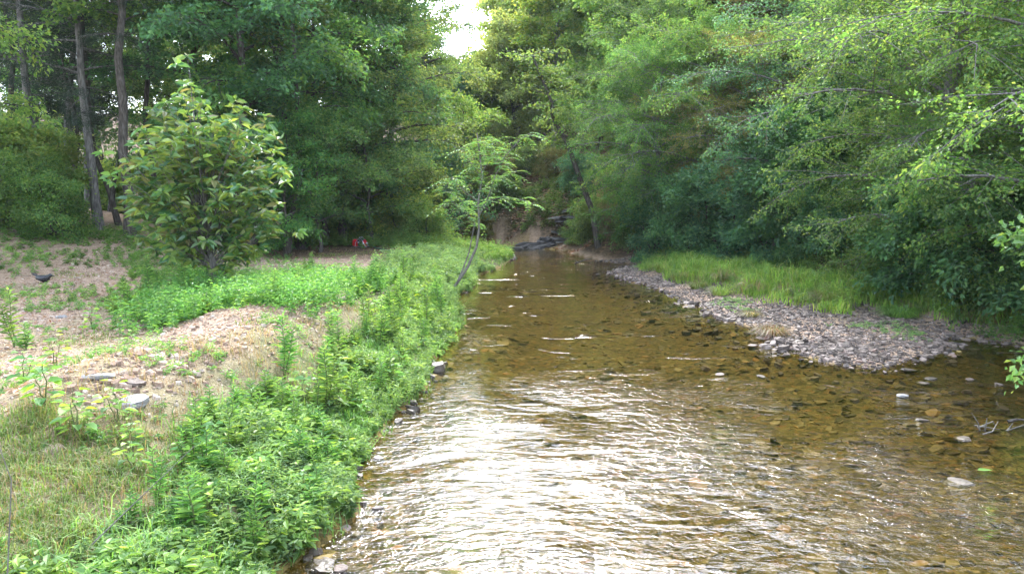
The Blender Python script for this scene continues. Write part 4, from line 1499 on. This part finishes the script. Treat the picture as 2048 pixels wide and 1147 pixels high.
protos = [tuft(1440, 585, .5, .6, 'stripgrass', 'arching grass clump in the bright strip behind the bar', 260), tuft(1600, 600, .45, .5, 'grass', 'arching grass clump in the bright strip behind the bar', 240),
          tuft(1480, 575, .35, .7, 'drygrass', 'arching grass clump in the bright strip behind the bar', 120)]
for o in protos: o['group'] = 'grass clumps of the strip'
made = 0
for i in range(400):
    x = random.uniform(4, 12); y = random.uniform(16, 33)
    r_, d = is_right(np.array([x]), np.array([y]))
    bw_ = float(barw(np.array([y]), np.array([x]))[0])
    if not r_[0] or d[0] < bw_ or d[0] > bw_ + 3.6: continue
    o = random.choice(protos).copy(); COL.objects.link(o)
    o.location = (x, y, H1(x, y)); o.rotation_euler = (0, 0, random.uniform(0, 6.28)); k = random.uniform(.6, 1.25); o.scale = (k, k, k * random.uniform(.8, 1.3))
    made += 1
    if made > 60: break

# ---------------------------------------------------------------- individual weeds and seedlings on the berm
def weed_proto(kind, seed):
    r = np.random.default_rng(seed)
    gs, gl = Geo(), Geo()
    if kind == 'tall':
        h, n, L, lw = 1.0, 46, .16, .24
    elif kind == 'herb':
        h, n, L, lw = .62, 30, .15, .4
    else:
        h, n, L, lw = .55, 11, .17, .85
    nst = {'tall': 2, 'herb': 3, 'round': 2}[kind]
    for s in range(nst):
        a = r.uniform(0, 6.28); sp = .12 * s
        hh = h * (1 - .25 * s)
        t = np.linspace(0, 1, 6)
        P = np.stack([np.cos(a) * sp * t, np.sin(a) * sp * t, hh * t - .03], 1) + np.concatenate([[[0, 0, 0]], r.normal(0, .012, (5, 3))])
        tube(gs, P, np.linspace(.011, .004, 6), 5)
        u = np.linspace(.22, 1, n)
        q = np.stack([np.interp(u, t, P[:, c]) for c in range(3)], 1)
        az = np.arange(n) * 2.4 + r.uniform(0, 6)
        D = np.stack([np.cos(az), np.sin(az), .35 + .5 * u], 1)
        Ls = L * r.uniform(.7, 1.2, n) * (1.2 - .6 * np.abs(u - .45) * 1.6)
        if kind == 'round':
            # petioles
            for i in range(n):
                tube(gs, np.array([q[i], q[i] + norm(D[i]) * .09]), [.003, .002], 3)
            q = q + norm(D) * .09
            D[:, 2] -= .5
            Ls = L * r.uniform(.6, 1.15, n)
        leaf_geo(gl, q, D, ZV + r.normal(0, .22, (n, 3)), Ls, Ls * lw, 'ovate', fold=.12, droop=.3)
    return gs.mesh('stem', True), gl.mesh('leaves')


WP = {}
for kk in ('tall', 'herb', 'round'):
    for s in range(3):
        a, b = weed_proto(kk, s * 10 + len(kk))
        a.materials.append(M['stem']); b.materials.append(M['seed' if kk == 'round' else 'weed'])
        WP[(kk, s)] = (a, b)


def put_weed(kind, px, py, s, label, group=None, name='weed_plant', z=.85):
    x, y = ground(px, py, z)
    zz = H1(x, y)
    x, y = ground(px, py, zz); zz = H1(x, y)
    v = random.randrange(3)
    e = empty(name, (x, y, zz), random.uniform(0, 6.28))
    e.scale = (s, s, s)
    for nm, me_ in zip(('stem', 'leaves'), WP[(kind, v)]):
        c = bpy.data.objects.new(nm, me_); COL.objects.link(c); c.parent = e
    tag(e, label, 'weed', group)


put_weed('tall', 28, 690, .95, 'tallest weed at the left edge with narrow light leaves')
put_weed('herb', 52, 700, .7, 'leafy weed leaning against the tallest one at the left edge')
for px, py, s, lab in ((245, 625, .95, 'broad leaved seedling clump at the left end of the seedling row'), (275, 615, .8, 'yellow green seedling second in the row'),
                       (350, 635, .85, 'seedling with dark stems in the middle of the gravel'), (400, 600, .95, 'bright seedling below the small tree'),
                       (110, 730, .8, 'seedling standing on the pale dirt at left'), (185, 660, .75, 'yellowish seedling on the dirt left of the row'),
                       (258, 700, .5, 'single glowing yellow green leaf seedling on the gravel'), (230, 780, .75, 'round leaved seedling by the white stones'),
                       (90, 800, .95, 'large round leaved seedling at left on the dirt'), (150, 815, .9, 'round leaved seedling between the dirt and the foreground grass'),
                       (50, 775, .75, 'seedling near the left edge above the bare patch'), (665, 690, .5, 'lone bright leaf seedling on the eroded side of the berm'),
                       (265, 905, .5, 'yellow leaved seedling in the foreground grass'), (270, 985, .6, 'wide leaved seedling low in the foreground grass'),
                       (760, 640, .8, 'bright yellow seedling on the bank by the weeds'), (700, 600, .8, 'yellow green seedling behind the tan boulder')):
    put_weed('round', px, py, s, lab, name='seedling')
random.seed(3)
for i in range(60):
    px = random.uniform(225, 830); py = random.uniform(560, 640) - (40 if px > 600 else 0)
    if 650 < px < 800: py = max(py, 585)
    put_weed(random.choice(['tall', 'herb', 'herb']), px, py, random.uniform(.55, .9), 'upright green weed in the patch behind the berm', 'upright weeds behind the berm')
for i in range(85):
    yy = random.uniform(4.6, 17); dd_ = random.uniform(.15, 1.3)
    x_ = float(np.interp(yy, [p[1] for p in left_line[1:14]], [p[0] for p in left_line[1:14]])) - dd_
    zz_ = H1(x_, yy)
    t_ = yy * CP + (CAM_H - zz_) * SP
    px_ = 1024 + FPX * x_ / t_
    py_ = 573.5 + FPX * math.tan(math.atan((CAM_H - zz_) / yy) - PITCH)
    put_weed(random.choice(['tall', 'herb', 'tall', 'round']), px_, py_, random.uniform(.45, .95) if yy > 7 else random.uniform(.35, .6), 'leggy weed rising from the growth along the left waterline', 'leggy weeds at the left waterline')
for i in range(26):
    px = random.uniform(380, 700); py = random.uniform(800, 1120)
    put_weed('herb', px - max(0, (py - 850) * .3), py, random.uniform(.5, .8), 'leafy weed standing out of the foreground bank growth', 'foreground bank weeds', z=.6)


def fn(x, y):
    dl, dr, wet, w = fields(x, y)
    return wet & (dl < .7) & (RNG.uniform(0, 1, x.shape) < np.exp(-dl * 3)) & (y < 14)
xy = sample(70, -3, 0, 4.5, 14, fn)
scatter_rocks('shallow_stones', xy, .03 + .07 * RNG.uniform(0, 1, len(xy)) ** 2, .5, M['wetstone'], sink=.2, label='dark wet stones along the left waterline')
# overhanging leafy branch end at the top left corner
T('maple_b', -190, 19, .72, 'near tree whose yellow green sprays hang into the top left corner', mat='bright', rz=1.2)

# ---------------------------------------------------------------- twigs and small debris
def twig_thing(name, pts3, rad, mat, label, cat='branch'):
    g = Geo()
    for P in pts3:
        P = np.array(P, float)
        tube(g, P, np.linspace(rad, rad * .35, len(P)), 5)
    o = link_mesh(name, g.mesh(name, True), None, [mat])
    tag(o, label, cat)


def wp(px, py, z=0.0):
    x, y = ground(px, py, z)
    return (x, y, z)


def up(px, py, px2, py2, z0=0.0):
    """point above the ground spot (px,py), seen at px2,py2"""
    x, y = ground(px, py, z0)
    return (px_x(px2, y, z0), y, py_z(py2, y))


twig_thing('twig_tangle', [[wp(1960, 862, -.02), up(1960, 862, 1955, 845), up(1960, 862, 1940, 825)],
                           [wp(1970, 862, -.02), up(1970, 860, 1972, 835)],
                           [wp(1955, 855, 0), up(1975, 855, 1985, 842), up(1985, 850, 1990, 850)],
                           [wp(1965, 868, 0), wp(1985, 862, .03), up(1990, 858, 1995, 842)],
                           [wp(1950, 850, 0), wp(1985, 856, .05), wp(2000, 858, .02)]], .012, M['twig'], 'tangle of pale dead twigs caught in the shallow water at right')
twig_thing('dead_branch', [[wp(2010, 862, -.02), wp(2030, 855, .06), wp(2060, 845, .12)], [wp(2015, 860, 0), up(2015, 860, 2025, 845)]], .012, M['twig'], 'thin bare branch lying in the water at the right edge')
twig_thing('driftwood', [[wp(2015, 842, 0), wp(2035, 838, .04), wp(2065, 840, .02)]], .03, M['bark'], 'dark piece of driftwood above the bare branch at the right edge')
twig_thing('dead_branch', [[wp(1150, 527, 0), wp(1168, 520, .25), wp(1185, 516, .5)], [wp(1155, 525, .05), wp(1150, 520, .3)]], .03, M['greybark'], 'broken pale branch sticking from the undercut bank into the water')
twig_thing('twig', [[(-3.0, 5.0, .7), (-2.7, 5.25, 1.0), (-2.45, 5.5, 1.25)]], .006, M['twig'], 'thin reddish twig rising from the foreground grass')
twig_thing('twig', [[wp(15, 1147, .8), up(15, 1147, 40, 960, .8), up(15, 1147, 5, 830, .8)]], .005, M['twig'], 'thin dry stem standing at the lower left corner')

for i in range(14):
    px = random.uniform(20, 640); py = random.uniform(620, 800) if i < 8 else random.uniform(520, 600)
    x, y = ground(px, py, .95); a = random.uniform(0, 3.1); L = random.uniform(.2, .6)
    P = [(x + math.cos(a) * L * t, y + math.sin(a) * L * t, H1(x + math.cos(a) * L * t, y + math.sin(a) * L * t) + .02 + .02 * math.sin(5 * t)) for t in (0, .35, .7, 1)]
    twig_thing('fallen_twig', [P], .008, M['twig'], 'thin fallen twig lying on the gravel and dirt of the clearing')
for o in bpy.data.objects:
    if o.name.startswith('fallen_twig'): o['group'] = 'fallen twigs on the clearing'
g = Geo()
x, y = ground(1955, 940, .01)
leaf_geo(g, np.array([[0, 0, 0.]]), np.array([[1, .1, 0.]]), np.array([[0, 0, 1.]]), .19, .1, 'ovate', fold=.05, droop=.03)
o = link_mesh('floating_leaf', g.mesh('floating_leaf'), None, [M['seed']])
o.location = (x, y, .015)
tag(o, 'single green leaf floating on the water at lower right', 'leaf')


# ---------------------------------------------------------------- black bird on the dirt
def bird():
    x, y = ground(88, 563, .9)
    z = H1(x, y); x, y = ground(88, 566, z); z = H1(x, y)
    e = empty('bird', (x, y, z))
    black = paint('black_feather', (.012, .012, .014), .45)
    g = Geo()
    a = np.arange(12) * 2 * math.pi / 12
    # spine: rump -> body -> neck -> head -> beak, facing right (+x)
    sp = [(-.16, .145, .015, .02), (-.13, .13, .045, .04), (-.08, .11, .075, .065), (-.01, .095, .09, .08), (.06, .10, .082, .075), (.105, .125, .06, .06), (.13, .155, .043, .045),
          (.155, .172, .038, .04), (.178, .17, .03, .03), (.19, .165, .014, .014), (.225, .158, .008, .008), (.25, .152, .002, .002)]
    rings = []
    for (cx, cz, ry, rz_) in sp:
        rings.append(np.stack([np.full(12, cx) - .2 * np.sin(a) * rz_, np.cos(a) * ry, cz + np.sin(a) * rz_], 1))
    loft(g, rings)
    # folded wing edges and raised tail feathers, lofted out of the rump
    for k, (dx, dz, dy) in enumerate(((-.13, .10, .03), (-.15, .075, .0), (-.12, .12, -.03), (-.165, .04, .02))):
        P0 = np.array([-.12, dy * .5, .135]); P1 = P0 + [dx * .5, dy, dz * .6]; P2 = P0 + [dx, dy * 1.5, dz]
        w_ = .018
        V = np.array([P0 + [0, -w_, 0], P0 + [0, w_, 0], P1 + [0, w_, 0], P2, P1 + [0, -w_, 0], P0 + [.01, 0, .02], P1 + [.008, 0, .012]])
        g.add(V, np.array([(0, 1, 2, 4), (4, 2, 3, 3), (0, 5, 6, 4), (5, 1, 2, 6), (4, 6, 3, 3), (6, 2, 3, 3)])[:, :3])
        g.add(V, np.array([(0, 2, 4), (0, 6, 4), (5, 2, 6)]))
    for s in (-1, 1):
        tube(g, np.array([(0.0, s * .03, .05), (.01, s * .032, .0), (.05, s * .035, -.003)]), [.006, .005, .003], 5)
    link_mesh('body', g.mesh('bird', True), e, [black])
    g = Geo()
    for s in (-1, 1):
        V = []
        for (cx, cz, ry, rz_) in [(-.17, .115, .01, .008), (-.1, .115, .012, .035), (-.02, .11, .012, .055), (.05, .115, .01, .045), (.08, .12, .006, .02)]:
            rr = np.interp(cx, [q[0] for q in sp], [q[2] for q in sp])
            V.append(np.stack([np.full(8, cx), s * (rr + .004) + np.cos(a[:8] * 1.5) * ry, cz + np.sin(a[:8] * 1.5) * rz_], 1))
        loft(g, V)
    link_mesh('wing', g.mesh('wing', True), e, [paint('wing_feather', (.02, .02, .025), .35)])
    tag(e, 'black bird crouching with raised tail on the bare dirt at left', 'bird')
    e.scale = (1.2,) * 3


bird()


# ---------------------------------------------------------------- red pump with hose
def bevel_box(g, c, s, b=.02):
    x, y, z = s[0] / 2, s[1] / 2, s[2] / 2
    lay = []
    for zz, k in ((-z, b), (-z + b, 0), (z - b, 0), (z, b)):
        X_, Y_ = x - k, y - k
        lay.append(np.array([(-X_ + b, -Y_, zz), (X_ - b, -Y_, zz), (X_, -Y_ + b, zz), (X_, Y_ - b, zz), (X_ - b, Y_, zz), (-X_ + b, Y_, zz), (-X_, Y_ - b, zz), (-X_, -Y_ + b, zz)]) + c)
    loft(g, lay)


def cyl(g, p0, p1, r0, r1=None, n=14):
    r1 = r0 if r1 is None else r1
    p0 = np.array(p0, float); p1 = np.array(p1, float)
    t = norm(p1 - p0)
    a_ = norm(np.cross(t, [0, 0, 1.0] if abs(t[2]) < .8 else [1.0, 0, 0])); b_ = np.cross(t, a_)
    a = np.arange(n) * 2 * math.pi / n
    ring = np.cos(a)[:, None] * a_ + np.sin(a)[:, None] * b_
    loft(g, [p0 + ring * r0 * .9, p0 + t * .008 + ring * r0, p1 - t * .008 + ring * r1, p1 + ring * r1 * .9])


def pump():
    x, y = ground(722, 492, .9)
    z = H1(x, y); x, y = ground(722, 494, z); z = H1(x, y)
    e = empty('water_pump', (x, y, z), -.2)
    red = paint('red_enamel', (.75, .02, .03), .35); navy = paint('navy_plastic', (.02, .04, .10), .4)
    steel = paint('bare_steel', (.6, .62, .65), .3, .8); whitep = paint('white_label', (.75, .75, .75), .5); blk = paint('black_rubber', (.02, .02, .02), .7)

    def part(name, fnc, m_):
        g = Geo(); fnc(g); return link_mesh(name, g.mesh(name, False), e, [m_])
    part('fuel_tank', lambda g: bevel_box(g, np.array([-.24, 0, .25]), (.2, .3, .16), .04), red)
    part('engine_cover', lambda g: (cyl(g, (-.36, 0, .15), (-.2, 0, .15), .13), bevel_box(g, np.array([-.2, 0, .1]), (.18, .24, .16), .02)), red)
    part('engine_block', lambda g: (bevel_box(g, np.array([0, 0, .17]), (.2, .3, .26), .03), bevel_box(g, np.array([.0, 0, .32]), (.14, .2, .08), .02)), navy)
    part('label_plate', lambda g: bevel_box(g, np.array([-.04, -.158, .2]), (.09, .01, .05), .003), whitep)
    part('pump_housing', lambda g: (cyl(g, (.12, 0, .14), (.25, 0, .14), .13), cyl(g, (.19, 0, .2), (.19, 0, .32), .05)), red)
    part('outlet_cap', lambda g: (cyl(g, (.17, -.13, .16), (.17, -.16, .16), .045), cyl(g, (.25, 0, .16), (.34, 0, .16), .035)), whitep)

    def frame(g):
        for s in (-.17, .17):
            tube(g, np.array([(-.2, s, .02), (-.18, s, .2), (.0, s, .42), (.14, s, .28), (.28, s, .02)]), [.013] * 5, 6)
            tube(g, np.array([(-.36, s, .015), (.34, s, .015)]), [.013] * 2, 6)
        tube(g, np.array([(.0, -.17, .42), (.0, .17, .42)]), [.013] * 2, 6)
    part('frame', frame, steel)
    part('foot', lambda g: [bevel_box(g, np.array([a, b, .0]), (.05, .05, .04), .005) for a in (-.3, .28) for b in (-.17, .17)], blk)
    tag(e, 'red portable water pump with dark blue engine and silver frame', 'pump')
    g = Geo()
    pts = [(x + .33, y, z + .16)]
    for px, py in ((752, 489), (765, 493), (775, 495), (800, 496), (830, 496)):
        hx, hy = ground(px, py, .9)
        hy = min(hy, y + .6)
        hx = px_x(px, hy, .9)
        pts.append((hx, hy, H1(hx, hy) + .03))
    # smooth
    P = np.array(pts); t = np.linspace(0, len(P) - 1, 40)
    P = np.stack([np.interp(t, np.arange(len(P)), P[:, c]) for c in range(3)], 1)
    tube(g, P, [.03] * 40, 7)
    o = link_mesh('hose', g.mesh('hose', True), None, [paint('green_hose', (.03, .12, .08), .4)])
    tag(o, 'dark green hose running right from the red pump toward the creek', 'hose')


pump()

# ---------------------------------------------------------------- haze (damp sunlit air up the valley)
HAZE = 0.0002
m, nt, out = nodes_of('haze')
pv = nt.nodes.new("ShaderNodeVolumePrincipled")
pv.inputs['Color'].default_value = (.88, .94, 1, 1)
pv.inputs['Density'].default_value = HAZE
pv.inputs['Anisotropy'].default_value = .15
nt.links.new(pv.outputs[0], out.inputs['Volume'])
g = Geo()
x0, x1, y0, y1, z0, z1 = -156, 156, -42, 245, -3, 45
g.add([(x0, y0, z0), (x1, y0, z0), (x1, y1, z0), (x0, y1, z0), (x0, y0, z1), (x1, y0, z1), (x1, y1, z1), (x0, y1, z1)],
      [(0, 3, 2, 1), (4, 5, 6, 7), (0, 1, 5, 4), (1, 2, 6, 5), (2, 3, 7, 6), (3, 0, 4, 7)])
tag(link_mesh('haze', g.mesh('haze'), None, [m]), 'thin bright haze in the air of the valley', kind='stuff')
